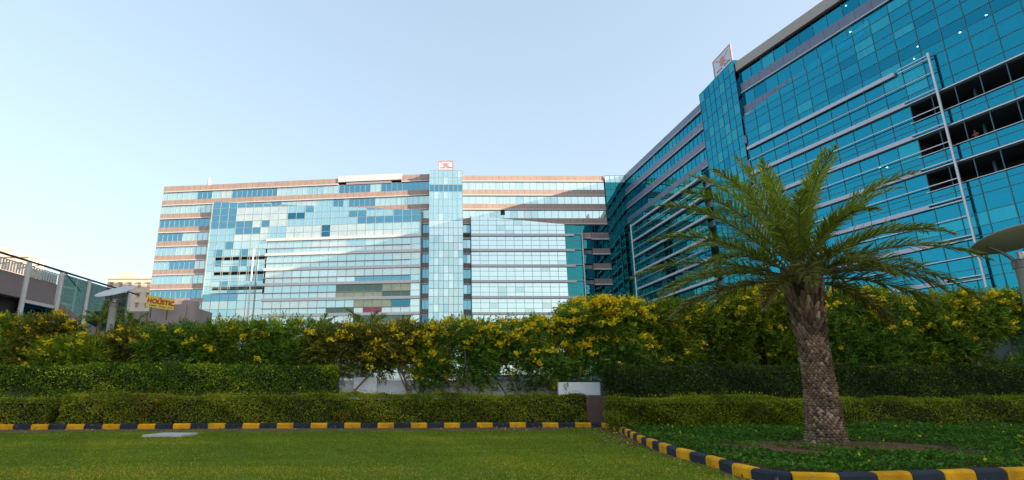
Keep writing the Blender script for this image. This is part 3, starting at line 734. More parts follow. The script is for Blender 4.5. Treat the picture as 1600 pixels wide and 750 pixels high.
def stone_mesh(mat):
    b = MB(); L, r = .243, .03
    prof = [(-.075, -.06), (.075, -.06), (.075, .12), (.06, .145), (.035, .155), (-.035, .155), (-.06, .145), (-.075, .12)]
    xs = [(-L, .93), (-L + .015, 1), (L - .015, 1), (L, .93)]
    n = len(prof)
    for x, s_ in xs: b.v += [(x, y * s_, z * (s_ if z > 0 else 1)) for y, z in prof]
    for i in range(3):
        for k in range(n): b.f.append((i * n + k, (i + 1) * n + k, (i + 1) * n + (k + 1) % n, i * n + (k + 1) % n)); b.m.append(0)
    b.f.append(tuple(range(n))); b.m.append(0); b.f.append(tuple(3 * n + k for k in range(n))[::-1]); b.m.append(0)
    o = b.build('kerb_stone', mat); me = o.data; bpy.data.objects.remove(o); return me
stones = [stone_mesh(M['kerb_y']), stone_mesh(M['kerb_b'])]
seg = np.linalg.norm(np.diff(kerb_path, axis=0), axis=1); cum = np.concatenate([[0], np.cumsum(seg)])
n_st = int(cum[-1] / .5)
for i in range(n_st):
    s = (i + .5) * .5; x = np.interp(s, cum, kerb_path[:, 0]); y = np.interp(s, cum, kerb_path[:, 1])
    tx, ty = np.interp(s, cum, tang[:, 0]), np.interp(s, cum, tang[:, 1]); nx, ny = -ty, tx
    o = bpy.data.objects.new('kerb_stone', stones[i % 2]); COL.objects.link(o)
    o.location = (x + nx * .075, y + ny * .075, random.uniform(-.008, .006))
    o.rotation_euler = (random.uniform(-.02, .02), random.uniform(-.012, .012), math.atan2(ty, tx) + random.uniform(-.012, .012))
    col = ('yellow', 'black')[i % 2]
    where = ('straight kerb before the low hedge' if x < 4.4 and y > 16 else 'curved kerb round the palm bed')
    tag(o, f'{col} painted kerb stone in the {where}', 'kerb stone', f'{col} kerb stones of the {where}')
sb = MB(); c_ = at_z(268, 681, 0)
sb.hexa([(c_[0] - .55, c_[1] - .42, -.02), (c_[0] + .42, c_[1] - .36, -.02), (c_[0] + .5, c_[1] + .4, -.02), (c_[0] - .4, c_[1] + .36, -.02),
         (c_[0] - .53, c_[1] - .4, .05), (c_[0] + .4, c_[1] - .34, .045), (c_[0] + .48, c_[1] + .38, .05), (c_[0] - .38, c_[1] + .34, .055)])
M['slab'] = plain('pale_concrete', (.50, .46, .42), .85, var=.15, scale=4, bump=.4)
tag(sb.build('concrete_slab', M['slab']), 'flat pale concrete slab lying on the lawn near the kerb', 'slab')
# ------------------------------------------------------------------ vegetation
G = lambda r_, g_, b_: (r_, g_, b_)
M['leaf_low'] = leaf_mat('low_hedge_leaf', [(0, (0.097, 0.115, 0.0091)), (.35, (0.206, 0.256, 0.0139)), (.7, (0.362, 0.400, 0.0185)), (.93, (0.517, 0.447, 0.0345)), (1, (0.483, 0.225, 0.0345))])
M['leaf_low_bright'] = leaf_mat('bright_hedge_leaf', [(0, (0.084, 0.099, 0.0065)), (.4, (0.190, 0.244, 0.0080)), (.8, (0.360, 0.409, 0.0128)), (1, (0.479, 0.421, 0.0240))])
M['leaf_mid'] = leaf_mat('dark_hedge_leaf', [(0, (0.064, 0.129, 0.0124)), (.5, (0.160, 0.265, 0.0215)), (.85, (0.346, 0.447, 0.0246)), (1, (0.739, 0.727, 0.0308))])
M['leaf_mid_dark'] = leaf_mat('darker_hedge_leaf', [(0, (0.029, 0.055, 0.0081)), (.6, (0.075, 0.119, 0.0130)), (.92, (0.136, 0.196, 0.0150)), (1, (0.304, 0.309, 0.0202))])
M['leaf_shrub'] = leaf_mat('shrub_leaf', [(0, (0.065, 0.138, 0.0218)), (.5, (0.163, 0.302, 0.0274)), (.85, (0.348, 0.475, 0.0382)), (1, (0.616, 0.606, 0.0546))])
M['leaf_shrub_lime'] = leaf_mat('lime_shrub_leaf', [(0, (0.068, 0.120, 0.0103)), (.5, (0.217, 0.301, 0.0144)), (.85, (0.404, 0.458, 0.0206)), (1, (0.620, 0.516, 0.0414))])
M['leaf_shrub_brown'] = leaf_mat('bronze_shrub_leaf', [(0, (0.089, 0.091, 0.0136)), (.5, (0.217, 0.230, 0.0252)), (.85, (0.378, 0.323, 0.0436)), (1, (0.493, 0.296, 0.0581))])
M['blossom'] = leaf_mat('yellow_blossom', [(0, (.88, .50, .002)), (.5, (.95, .70, .008)), (1, (.95, .82, .04))], .3, .6)
M['twig'] = plain('twig_bark', (.16, .11, .075), .85, var=.25, scale=12)
M['core_green'] = plain('filler_core', (.018, .022, .008), .95, var=.4, scale=8)
M['grass'] = leaf_mat('grass_blade', [(0, (0.146, 0.199, 0.0073)), (.5, (0.228, 0.322, 0.0088)), (.85, (0.336, 0.408, 0.0125)), (1, (0.590, 0.420, 0.0446))], .3)
M['cover'] = leaf_mat('ground_cover_leaf', [(0, (0.030, 0.092, 0.0067)), (.5, (0.075, 0.198, 0.0116)), (.9, (0.150, 0.289, 0.0166)), (1, (0.251, 0.348, 0.0250))])

def wob(x, seed, amp=1.0):
    r_ = np.random.default_rng(seed); y = np.zeros_like(x)
    for f_ in (.7, 1.6, 3.1, 6.0): y = y + np.sin(x * f_ * r_.uniform(.8, 1.25) + r_.uniform(0, 6.3)) / (f_ ** .6)
    return y * amp * .5

def hedge(name, A, B, depth, z0, z1, label, mat, n, leaf=.06, gaps=0.0, seed=1, rough=.05, group=None, top_tint=0.0):
    """clipped hedge running from A to B (front foot), leaves on its skin, added dark filler inside"""
    A = np.array(A[:2]); B = np.array(B[:2]); L = np.linalg.norm(B - A); d = (B - A) / L; nb = np.array([-d[1], d[0]])
    mid = (A + B) / 2
    e = empty(name, (mid[0], mid[1], .09), label, 'hedge', group)
    H = z1 - z0
    w = np.array([H * L, depth * L * .9, H * depth, H * depth]); w = w / w.sum()
    k = rng.choice(4, n, p=w); u = rng.random(n); v = rng.random(n) ** .9
    s = np.where(k < 2, u * L, np.where(k == 2, 0, L)); q = np.where(k == 0, 0, np.where(k == 1, v * depth, u * depth))
    z = np.where(k == 1, H, v * H)
    out = np.zeros((n, 3)); out[:, :2] = np.where(k[:, None] == 0, -nb, np.where(k[:, None] == 2, -d, np.where(k[:, None] == 3, d, 0)))
    out[k == 1] = (0, 0, 1)
    # rounded upper edge, uneven skin
    sink = rng.exponential(rough, n) * 1.3 - rough * .6; shoot = rng.random(n) < .022; sink[shoot] = -rng.uniform(.03, .14, shoot.sum())
    bump = wob(s, seed) * .05 + wob(s * 2.3 + z * 5, seed + 7) * .045
    P = np.stack([A[0] + d[0] * s + nb[0] * q, A[1] + d[1] * s + nb[1] * q, z0 + z], 1)
    P += out * (bump - sink)[:, None]
    P[:, 2] += np.where(z > H * .8, wob(s, seed + 3) * .035, 0)
    edge = (k == 0) & (z > H - .10); P[edge, 0] += nb[0] * .05; P[edge, 1] += nb[1] * .05
    if gaps:
        hole = (wob(s * 1.3, seed + 20) + wob(s * 4.1, seed + 21) * .6 > .7) & (P[:, 2] - z0 < gaps * (1 + .4 * wob(s * 3, seed + 22)))
        keep = ~hole | (rng.random(n) < .05); P, out, z, s, k = P[keep], out[keep], z[keep], s[keep], k[keep]
    m = len(P)
    A_ = out * .7 + rng.normal(size=(m, 3)) * .7 + np.array([0, 0, .45])
    Lf = leaf * rng.uniform(.7, 1.3, m)
    V, Q = leaves(P, A_, Lf, Lf * .55, .15, np.cross(A_, out * .8 + np.array([0, 0, .75]) + rng.normal(size=(m, 3)) * .5))
    t = np.clip(rng.beta(2, 2.6, m) + .30 * wob(s * 2.2 + z * 4, seed + 9) + .12 * wob(s * 7 - z * 9, seed + 10) + top_tint * (z > H * .85), 0, 1)
    deadz = wob(s * .8 + z * 1.5, seed + 31) + wob(s * 3.3 - z * 2, seed + 32) * .6 > 1.0
    t = np.where(rng.random(m) < np.where(deadz, .22, .02), 1.0, np.minimum(t, .93))
    V[:, 0] -= 0; fast_mesh('foliage', V, Q, mat, e, t)
    # the inside: stems and opaque dark boxes added to stop see-through
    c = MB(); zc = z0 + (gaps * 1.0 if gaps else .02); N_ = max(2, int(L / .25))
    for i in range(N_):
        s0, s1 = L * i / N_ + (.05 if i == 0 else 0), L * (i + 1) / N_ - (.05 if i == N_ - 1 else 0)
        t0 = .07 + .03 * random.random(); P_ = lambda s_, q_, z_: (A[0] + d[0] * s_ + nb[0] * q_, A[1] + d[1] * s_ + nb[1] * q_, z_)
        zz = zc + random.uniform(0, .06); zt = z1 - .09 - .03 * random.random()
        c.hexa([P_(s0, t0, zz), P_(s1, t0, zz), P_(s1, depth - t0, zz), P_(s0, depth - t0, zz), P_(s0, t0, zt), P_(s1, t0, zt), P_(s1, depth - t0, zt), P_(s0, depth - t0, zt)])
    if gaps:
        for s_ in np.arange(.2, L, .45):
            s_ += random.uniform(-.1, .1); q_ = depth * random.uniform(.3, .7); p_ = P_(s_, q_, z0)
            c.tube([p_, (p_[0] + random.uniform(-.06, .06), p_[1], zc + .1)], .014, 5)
    c.build('filler_core', M['core_green'] if not gaps else M['core_green'], e)
    return e
# clipped low hedges
yb = lambda x: np.interp(x, kerb_path[:n_st * 24, 0], kerb_path[:n_st * 24, 1])
ygl = at_z(146, 660, .09)[0]
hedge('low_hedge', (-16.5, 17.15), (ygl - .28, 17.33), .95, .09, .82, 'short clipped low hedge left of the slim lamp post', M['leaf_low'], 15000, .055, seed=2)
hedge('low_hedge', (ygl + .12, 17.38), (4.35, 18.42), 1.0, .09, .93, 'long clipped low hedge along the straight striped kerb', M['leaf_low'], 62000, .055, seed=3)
hl = at_z(972, 671, .1); hr = at_z(1282, 666.5, .1); hl2 = at_z(1296, 666, .1); hr2 = at_z(1760, 660, .1)
hedge('low_hedge', hl, hr, .9, .09, .85, 'bright green clipped low hedge left of the palm trunk, by the kerb bend', M['leaf_low_bright'], 28000, .055, seed=5, top_tint=.12)
hedge('low_hedge', hl2, hr2, .9, .09, .85, 'clipped low hedge right of the palm trunk, behind the ground cover', M['leaf_low_bright'], 28000, .055, seed=6, top_tint=.04)
# taller hedges behind
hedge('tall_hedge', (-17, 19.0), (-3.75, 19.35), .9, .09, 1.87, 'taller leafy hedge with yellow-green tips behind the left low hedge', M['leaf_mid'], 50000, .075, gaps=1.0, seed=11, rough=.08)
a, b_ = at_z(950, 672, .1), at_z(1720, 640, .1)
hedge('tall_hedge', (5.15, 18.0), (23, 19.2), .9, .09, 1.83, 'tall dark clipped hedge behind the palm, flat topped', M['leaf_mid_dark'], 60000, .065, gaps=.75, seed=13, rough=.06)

def shrub(px, top, Y, wid, z0, kind, flow, label, lean=0.0, seed=0, n_sprig=900, stems=3, base_y=None, deep=1.1):
    """flowering shrub: leaning stems, clumped crown of pinnate sprigs, yellow blossom clusters"""
    r_ = np.random.default_rng(seed)
    c = at_y(px, top, Y); zt = c[2]; cx = c[0]; by = base_y or Y
    e = empty('flowering_shrub', (cx - lean, by, .09), label, 'shrub', None)
    # clumps
    K = 9; cl_ = []
    for i in range(K):
        f_ = (i + .5) / K; x_ = cx + (f_ - .5) * wid * 1.05 + r_.normal() * .1
        hgt = zt - abs(f_ - .5) ** 2 * 1.0 * r_.uniform(.2, 1.4) - r_.uniform(0, .22); rz = r_.uniform(.32, .55)
        cl_.append((x_, Y + r_.uniform(-.45, .45) * deep, hgt - rz, r_.uniform(.42, .65), r_.uniform(.35, .6), rz))
    for i in range(K + 9):
        x_ = cx + r_.uniform(-.56, .56) * wid; rz = r_.uniform(.38, .62)
        cl_.append((x_, Y + r_.uniform(-.5, .4) * deep, r_.uniform(z0 + .28, max(zt - .7, z0 + .5)), r_.uniform(.45, .7), r_.uniform(.35, .6), rz))
    cl_ = np.array(cl_)
    k = r_.integers(0, len(cl_), n_sprig); dirs = unit(r_.normal(size=(n_sprig, 3))); rad = r_.random(n_sprig) ** .4
    Pc = cl_[k, :3] + dirs * cl_[k, 3:] * rad[:, None]
    ax = unit(dirs * .8 + r_.normal(size=(n_sprig, 3)) * .5 + np.array([0, -.15, .35]))
    side = unit(np.cross(ax, r_.normal(size=(n_sprig, 3)) * .4 + np.array([0, 0, 1.0])))
    Ls = r_.uniform(.16, .27, n_sprig)
    Cs, As, Ll, tt = [], [], [], []
    ts = np.clip(r_.beta(2, 2.6, n_sprig) + .22 * wob(Pc[:, 0] * 2 + Pc[:, 2] * 3, seed + 1) + .18 * (Pc[:, 2] - (z0 + zt) / 2) / max(zt - z0, .5), 0, 1)
    for j in range(4):
        for sg_ in (-1, 1):
            Cs.append(Pc + ax * (Ls * (.15 + .25 * j))[:, None]); As.append(ax * .55 + side * sg_ + r_.normal(size=(n_sprig, 3)) * .12 + np.array([0, 0, -.12])); Ll.append(Ls * (.55 - .05 * j)); tt.append(ts)
    Cs.append(Pc + ax * Ls[:, None]); As.append(ax + np.array([0, 0, -.2])); Ll.append(Ls * .6); tt.append(ts)
    Cs, As, Ll, tt = np.concatenate(Cs), np.concatenate(As), np.concatenate(Ll), np.concatenate(tt)
    V, Q = leaves(Cs, As, Ll, Ll * .34, .2)
    fast_mesh('crown', V, Q, kind, e, np.clip(tt + r_.normal(size=len(tt)) * .08, 0, 1))
    # stems
    for i in range(stems):
        x_ = cx - lean + (i - (stems - 1) / 2) * .22 * r_.uniform(.5, 1.5); q = cl_[r_.integers(0, len(cl_))]
        m_ = MB(); pts = [(x_, by + .05 * i, .05), (x_ + .35 * (q[0] - x_) + .05, by + .35 * (Y - by) + .03, .05 + .4 * q[2]), (x_ + .7 * (q[0] - x_), by + .7 * (q[1] - by), .75 * q[2]), (q[0], q[1], q[2])]
        m_.tube(pts, [.042, .034, .026, .012], 7); m_.build('stem', M['twig'], e, True)
    # blossom clusters
    if flow:
        w = np.clip((cl_[:, 2] - z0) / (zt - z0), .12, 1) ** 2.2 * r_.uniform(.1, 1.6, len(cl_)); w = w / w.sum()
        k = r_.choice(len(cl_), flow, p=w)
        dd = r_.normal(size=(flow, 3)) * np.array([1, .8, .9]) + np.array([0, -.75, .55]); dd = unit(dd)
        Pf = cl_[k, :3] + dd * (cl_[k, 3:] + .05)
        Cf, Af, Lf = [], [], []
        for j in range(13):
            o_ = r_.normal(size=(flow, 3)) * np.array([.075, .06, .045])
            for w_ in range(3):
                Cf.append(Pf + o_); Af.append(r_.normal(size=(flow, 3)) + dd * .9 + np.array([0, -.3, 0])); Lf.append(r_.uniform(.055, .095, flow))
        Cf, Af, Lf = map(np.concatenate, (Cf, Af, Lf))
        V, Q = leaves(Cf, Af, Lf, Lf * .95, .1, np.cross(Af, np.array([0, -.7, .8]) + r_.normal(size=Af.shape) * .4))
        fast_mesh('blossom', V, Q, M['blossom'], e, r_.random(len(Cf)))
    return e
LS, LL, LB = M['leaf_shrub'], M['leaf_shrub_lime'], M['leaf_shrub_brown']
shr = [  # px, top, Y, width, crown foot, leaf, blossoms, lean, stems, base y, sprigs
    (-30, 488, 20.6, 2.6, 1.5, LS, 30, 0, 2, None, 1300, 'greyish green shrub with orange yellow blossoms at the left edge'),
    (60, 490, 20.8, 2.8, 1.5, LB, 38, 0, 3, None, 1400, 'shrub with scattered blossoms on top, below the shop window of the terrace'),
    (118, 520, 20.2, 2.2, 1.4, LL, 8, 0, 2, None, 1300, 'lime green shrub left of the slim lamp post, almost without blossom'),
    (212, 508, 20.9, 2.2, 1.6, LB, 20, .1, 3, None, 900, 'thin bronze-leaved shrub just right of the slim lamp post'),
    (300, 503, 20.6, 2.4, 1.7, LS, 8, 0, 2, None, 1400, 'dark leafy shrub under the brown gatehouse, hardly in flower'),
    (378, 497, 20.7, 2.6, 1.6, LL, 9, -.1, 2, None, 1500, 'dense green shrub on a single upright trunk, below the white mast'),
    (462, 499, 20.5, 2.6, 1.5, LS, 12, 0, 2, None, 1500, 'broad green shrub over the right end of the left tall hedge'),
    (548, 505, 20.3, 2.6, 1.45, LB, 22, .3, 3, 19.4, 1350, 'bronze-leaved shrub above the white wall pier, few blossoms'),
    (636, 500, 20.2, 2.5, 1.35, LB, 52, -.5, 4, 19.3, 1250, 'shrub with crossed leaning bare stems before the white wall'),
    (712, 496, 20.1, 2.4, 1.30, LS, 72, -.7, 4, 19.2, 1300, 'yellow flowering shrub leaning right, below the narrow glass tower'),
    (790, 499, 20.1, 2.4, 1.45, LS, 60, -.4, 2, 19.2, 1450, 'dark green flowering shrub before the middle of the white wall'),
    (866, 492, 19.8, 2.3, 1.25, LS, 110, 0, 3, 19.2, 1400, 'shrub covered in yellow blossom before the right wall pier'),
    (945, 462, 19.6, 2.5, 1.30, LS, 165, .1, 3, 19.3, 1700, 'tallest shrub in full yellow blossom, over the corner of the two offices'),
    (1040, 468, 20.3, 2.6, 1.75, LL, 34, 0, 2, None, 1500, 'green flowering shrub left of the palm crown, below the silver mast'),
    (1115, 470, 20.6, 2.0, 1.75, LL, 6, 0, 2, None, 1200, 'bushy green shrub with little blossom, behind the left palm fronds'),
    (1188, 447, 20.6, 2.4, 1.75, LL, 85, 0, 2, None, 1500, 'shrub with yellow blossom on top, close left of the palm trunk'),
    (1180, 500, 21.6, 2.6, 1.6, LS, 4, 0, 2, None, 1500, 'dark shrub in the gap left of the palm trunk, almost hidden behind its neighbours'),
    (1245, 470, 21.3, 2.4, 1.75, LS, 14, 0, 2, None, 1400, 'dark leafy shrub directly behind the palm trunk'),
    (1312, 449, 20.5, 2.3, 1.75, LS, 70, 0, 2, None, 1300, 'shrub with large yellow clusters close right of the palm trunk'),
    (1398, 478, 20.6, 2.4, 1.75, LS, 9, 0, 2, None, 1500, 'low dark shrub under the drooping right palm frond'),
    (1470, 458, 20.8, 2.4, 1.75, LL, 26, 0, 2, None, 1500, 'green shrub with blossom on top, left of the broad dish lamp'),
    (1552, 452, 20.8, 2.5, 1.75, LS, 60, 0, 2, None, 1500, 'dark shrub with a crest of yellow blossom beside the broad dish lamp'),
    (1640, 455, 20.9, 2.6, 1.75, LS, 30, 0, 2, None, 1200, 'dark flowering shrub cut by the right edge, behind the broad dish lamp'),
]
for i, (px, top, Y, wd, z0, kd, fl, lean, st, by, ns, lab) in enumerate(shr):
    shrub(px, top, Y, wd * (1.12 if px > 1000 else 1), z0 - (.25 if px > 1000 else 0) + ({712: -.25, 866: -.22}.get(px, .15) if 540 < px < 950 else 0), kd, int(fl * 1.25), lab, lean, 100 + i, int(ns * (2.3 if px > 1000 else 1.75)), st, by)

def frond_curve(base, az, el, L, bend, n=14):
    pts = [np.array(base, float)]; e_ = el; h = np.array([math.cos(az), math.sin(az), 0])
    for i in range(n):
        pts.append(pts[-1] + (h * math.cos(e_) + np.array([0, 0, math.sin(e_)])) * L / n); e_ -= bend / n * (.4 + 1.2 * i / n)
    return np.array(pts)
def frond_mesh(pts, ll, mat_leaf, mat_stem, parent, pairs, wid=.026, r_=rng, tint=.5, r0=.022, wilt=0.0):
    n = len(pts) - 1
    m_ = MB(); m_.tube([tuple(p) for p in pts], list(np.linspace(r0, .004, n + 1)), 5); fr = m_.build('frond', mat_stem, parent, True)
    t = np.linspace(.13, 1.0, pairs); i = np.minimum((t * n).astype(int), n - 1); f_ = (t * n - i)[:, None]
    P = pts[i] * (1 - f_) + pts[i + 1] * f_; T_ = unit(pts[i + 1] - pts[i])
    S_ = unit(np.cross(T_, np.array([0, 0, 1.0]) + .001)); U_ = np.cross(S_, T_)
    C_, A_, L_ = [], [], []
    prof = np.sin(np.clip(t * 1.0, 0, 1) * math.pi * .86 + .35) * .85 + .15
    for sg_ in (-1, 1):
        for rep in range(2):
            C_.append(P + T_ * r_.normal(size=(pairs, 1)) * .012); fan = r_.normal(size=(pairs, 1))
            A_.append(T_ * (.85 + .25 * t[:, None]) + S_ * sg_ * (.95 - .35 * t[:, None]) + U_ * (.28 + .30 * fan) + r_.normal(size=(pairs, 3)) * .10 + np.array([0, 0, -wilt]))
            L_.append(ll * prof * r_.uniform(.8, 1.12, pairs))
    C_, A_, L_ = np.concatenate(C_), unit(np.concatenate(A_)), np.concatenate(L_)
    # two-segment leaflets that droop a little at the tip
    N_ = len(C_); B = unit(np.cross(A_, r_.normal(size=(N_, 3)) * .6 + np.array([0, 0, 1.0]))); w = wid * r_.uniform(.7, 1.2, (N_, 1))
    m1 = C_ + A_ * (L_ * .5)[:, None]; tp = C_ + A_ * L_[:, None] + np.array([0, 0, -1]) * (L_ * r_.uniform(.05, .22, N_))[:, None]
    V = np.stack([C_ - B * w * .3, C_ + B * w * .3, m1 + B * w * .5, tp, m1 - B * w * .5], 1).reshape(-1, 3)
    ix = np.arange(N_)[:, None] * 5
    Q = np.concatenate([ix + np.array([[0, 1, 2, 4]])], 0); Q2 = ix + np.array([[4, 2, 3, 3]])
    T3 = np.concatenate([ix + np.array([[0, 1, 2]]), ix + np.array([[0, 2, 4]]), ix + np.array([[4, 2, 3]])], 0)
    fast_mesh('leaflets', V, T3, mat_leaf, fr, np.clip(tint + r_.normal(size=3 * N_) * .14, 0, 1))
    return fr
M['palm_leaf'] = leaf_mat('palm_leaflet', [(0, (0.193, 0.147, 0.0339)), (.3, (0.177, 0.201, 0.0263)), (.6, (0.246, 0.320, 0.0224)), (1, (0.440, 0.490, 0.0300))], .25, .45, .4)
M['palm_stem'] = plain('palm_rachis', (.15, .135, .05), .6, var=.2, scale=5)
M['palm_bark'] = plain('palm_trunk_bark', (.135, .095, .075), .9, var=.3, scale=9, bump=.5)
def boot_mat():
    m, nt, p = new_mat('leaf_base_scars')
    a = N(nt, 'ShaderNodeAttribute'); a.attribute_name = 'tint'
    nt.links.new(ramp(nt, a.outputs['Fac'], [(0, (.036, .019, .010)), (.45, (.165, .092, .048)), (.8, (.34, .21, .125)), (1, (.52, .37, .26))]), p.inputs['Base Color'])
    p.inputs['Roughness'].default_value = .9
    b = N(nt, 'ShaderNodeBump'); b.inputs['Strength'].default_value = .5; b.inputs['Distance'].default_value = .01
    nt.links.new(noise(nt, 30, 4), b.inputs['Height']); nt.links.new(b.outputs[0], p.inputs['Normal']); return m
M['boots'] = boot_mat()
# the palm
tb = at_z(1291, 694, .1); TX, TY = tb[0], tb[1]; tt_ = at_y(1252, 414, TY); TOP = tt_[2]; TXT = tt_[0]
palm = empty('palm_tree', (TX, TY, .1), 'date palm with a stout scaly trunk and arching fronds in the kerbed bed', 'palm tree')
def tr_r(z): return float(np.interp(z, [0, .12, .35, .9, 1.6, 2.1, 2.45, 2.8, 3.1, 3.35, 3.6], [.44, .375, .325, .295, .27, .27, .285, .315, .345, .34, .22]))
ax_x = lambda z: TX + (TXT - TX) * (z / TOP) + .03 * math.sin(z * 1.4)
zs_ = np.linspace(.08, 3.55, 40)
m_ = MB(); m_.tube([(ax_x(z), TY, z) for z in zs_], [tr_r(z) - .02 for z in zs_], 28); m_.build('trunk', M['palm_bark'], palm, True)
Vb, Qb, tb_ = [], [], []
def boots(z0, z1, dz, per, w0, h0, out, tipz):
    z = z0; row = 0
    while z < z1:
        r = tr_r(z); k = per
        for i in range(k):
            a = 2 * math.pi * (i + (.5 if row % 2 else 0)) / k + random.uniform(-.05, .05)
            hw = w0 * r / k * math.pi * random.uniform(.85, 1.1); h = h0 * random.uniform(.8, 1.15); ou = out * random.uniform(.6, 1.3)
            ca, sa = math.cos(a), math.sin(a); tn = np.array([-sa, ca, 0]); rd = np.array([ca, sa, 0]); c0 = np.array([ax_x(z), TY, z])
            rp = tr_r(z + h) - .02
            base = c0 + rd * (r - .025); n0 = len(Vb)
            lo = base + np.array([0, 0, -h * .45])
            tip = np.array([ax_x(z + h * tipz), TY, z + h * tipz]) + rd * (r + ou)
            Vb.extend([base - tn * hw, lo, base + tn * hw, tip + tn * hw * .35, tip - tn * hw * .35, np.array([ax_x(z + h), TY, z + h]) + rd * (rp - .03)])
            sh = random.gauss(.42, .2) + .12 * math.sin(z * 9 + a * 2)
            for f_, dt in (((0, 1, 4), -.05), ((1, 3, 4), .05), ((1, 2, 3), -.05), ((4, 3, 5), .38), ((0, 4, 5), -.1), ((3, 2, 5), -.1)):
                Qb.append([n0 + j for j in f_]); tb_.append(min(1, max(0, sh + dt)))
        z += dz * random.uniform(.9, 1.1); row += 1
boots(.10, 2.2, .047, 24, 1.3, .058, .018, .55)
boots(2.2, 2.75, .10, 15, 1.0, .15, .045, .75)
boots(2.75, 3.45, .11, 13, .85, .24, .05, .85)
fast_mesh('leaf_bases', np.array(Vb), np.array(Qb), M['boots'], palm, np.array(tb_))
CR = np.array([ax_x(3.35), TY, 3.38])
def frond(az, el, L, bend, tint, ll=.47, pairs=56, wilt=0.0):
    base = CR + np.array([math.cos(az), math.sin(az), 0]) * (.20 if el < .9 else .08) + np.array([0, 0, .16 * (el - .3)])
    p = frond_curve(base, az, el, L, bend)
    frond_mesh(p, ll, M['palm_leaf'], M['palm_stem'], palm, pairs, .027, rng, tint, .022, wilt)
D = math.radians
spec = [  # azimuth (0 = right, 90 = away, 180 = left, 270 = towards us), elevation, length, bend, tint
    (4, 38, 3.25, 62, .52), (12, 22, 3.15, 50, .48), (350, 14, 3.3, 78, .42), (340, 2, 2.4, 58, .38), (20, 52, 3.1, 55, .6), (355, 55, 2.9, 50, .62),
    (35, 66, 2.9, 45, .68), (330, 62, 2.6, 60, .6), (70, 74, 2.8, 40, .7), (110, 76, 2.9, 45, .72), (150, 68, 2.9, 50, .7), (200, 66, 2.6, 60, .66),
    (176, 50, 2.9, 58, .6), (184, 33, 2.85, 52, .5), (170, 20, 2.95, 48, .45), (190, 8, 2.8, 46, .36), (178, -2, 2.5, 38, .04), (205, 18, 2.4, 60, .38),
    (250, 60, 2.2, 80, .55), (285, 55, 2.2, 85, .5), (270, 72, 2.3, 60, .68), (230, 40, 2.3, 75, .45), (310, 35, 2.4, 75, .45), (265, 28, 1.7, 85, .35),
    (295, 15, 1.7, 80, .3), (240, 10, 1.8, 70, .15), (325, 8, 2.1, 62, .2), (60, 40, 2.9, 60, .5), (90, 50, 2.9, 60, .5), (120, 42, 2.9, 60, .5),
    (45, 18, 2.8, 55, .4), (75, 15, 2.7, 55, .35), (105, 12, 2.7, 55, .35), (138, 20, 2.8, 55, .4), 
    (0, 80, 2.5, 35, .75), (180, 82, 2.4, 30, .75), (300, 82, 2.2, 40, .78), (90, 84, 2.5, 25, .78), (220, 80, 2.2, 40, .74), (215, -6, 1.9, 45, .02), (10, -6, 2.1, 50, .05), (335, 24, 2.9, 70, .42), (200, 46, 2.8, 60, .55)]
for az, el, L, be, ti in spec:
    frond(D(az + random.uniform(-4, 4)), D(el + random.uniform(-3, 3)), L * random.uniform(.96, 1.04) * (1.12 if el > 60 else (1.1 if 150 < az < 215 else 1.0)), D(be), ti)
# small palms whose tips show over the shrubs
def small_palm(px, top, Y, label, n, L, seed):
    c = at_y(px, top, Y); h = c[2] - L * .75
    e = empty('small_palm', (c[0], Y, .05), label, 'palm')
    m_ = MB(); m_.tube([(c[0], Y, .02), (c[0], Y, h)], [.13, .10], 9); m_.build('trunk', M['palm_bark'], e)
    r_ = np.random.default_rng(seed)
    for i in range(n):
        p = frond_curve((c[0], Y, h), i * 2.4 + r_.uniform(-.3, .3), D(r_.uniform(20, 78)), L * r_.uniform(.85, 1.1), D(60), 8)
        frond_mesh(p, L * .28, M['palm_leaf'], M['palm_stem'], e, 24, .035, r_, .55, .018)
small_palm(572, 490, 23.5, 'small palm showing its tips before the crimson panes of the pale office', 14, 1.5, 3)
small_palm(497, 496, 23.5, 'small palm tips above the broad shrub, under the middle of the pale office', 11, 1.3, 4)
small_palm(160, 478, 24.5, 'small palm before the white posts of the terrace', 9, 1.1, 5)
small_palm(208, 487, 24.5, 'small palm between the lamp post and the gatehouse', 12, 1.2, 6)

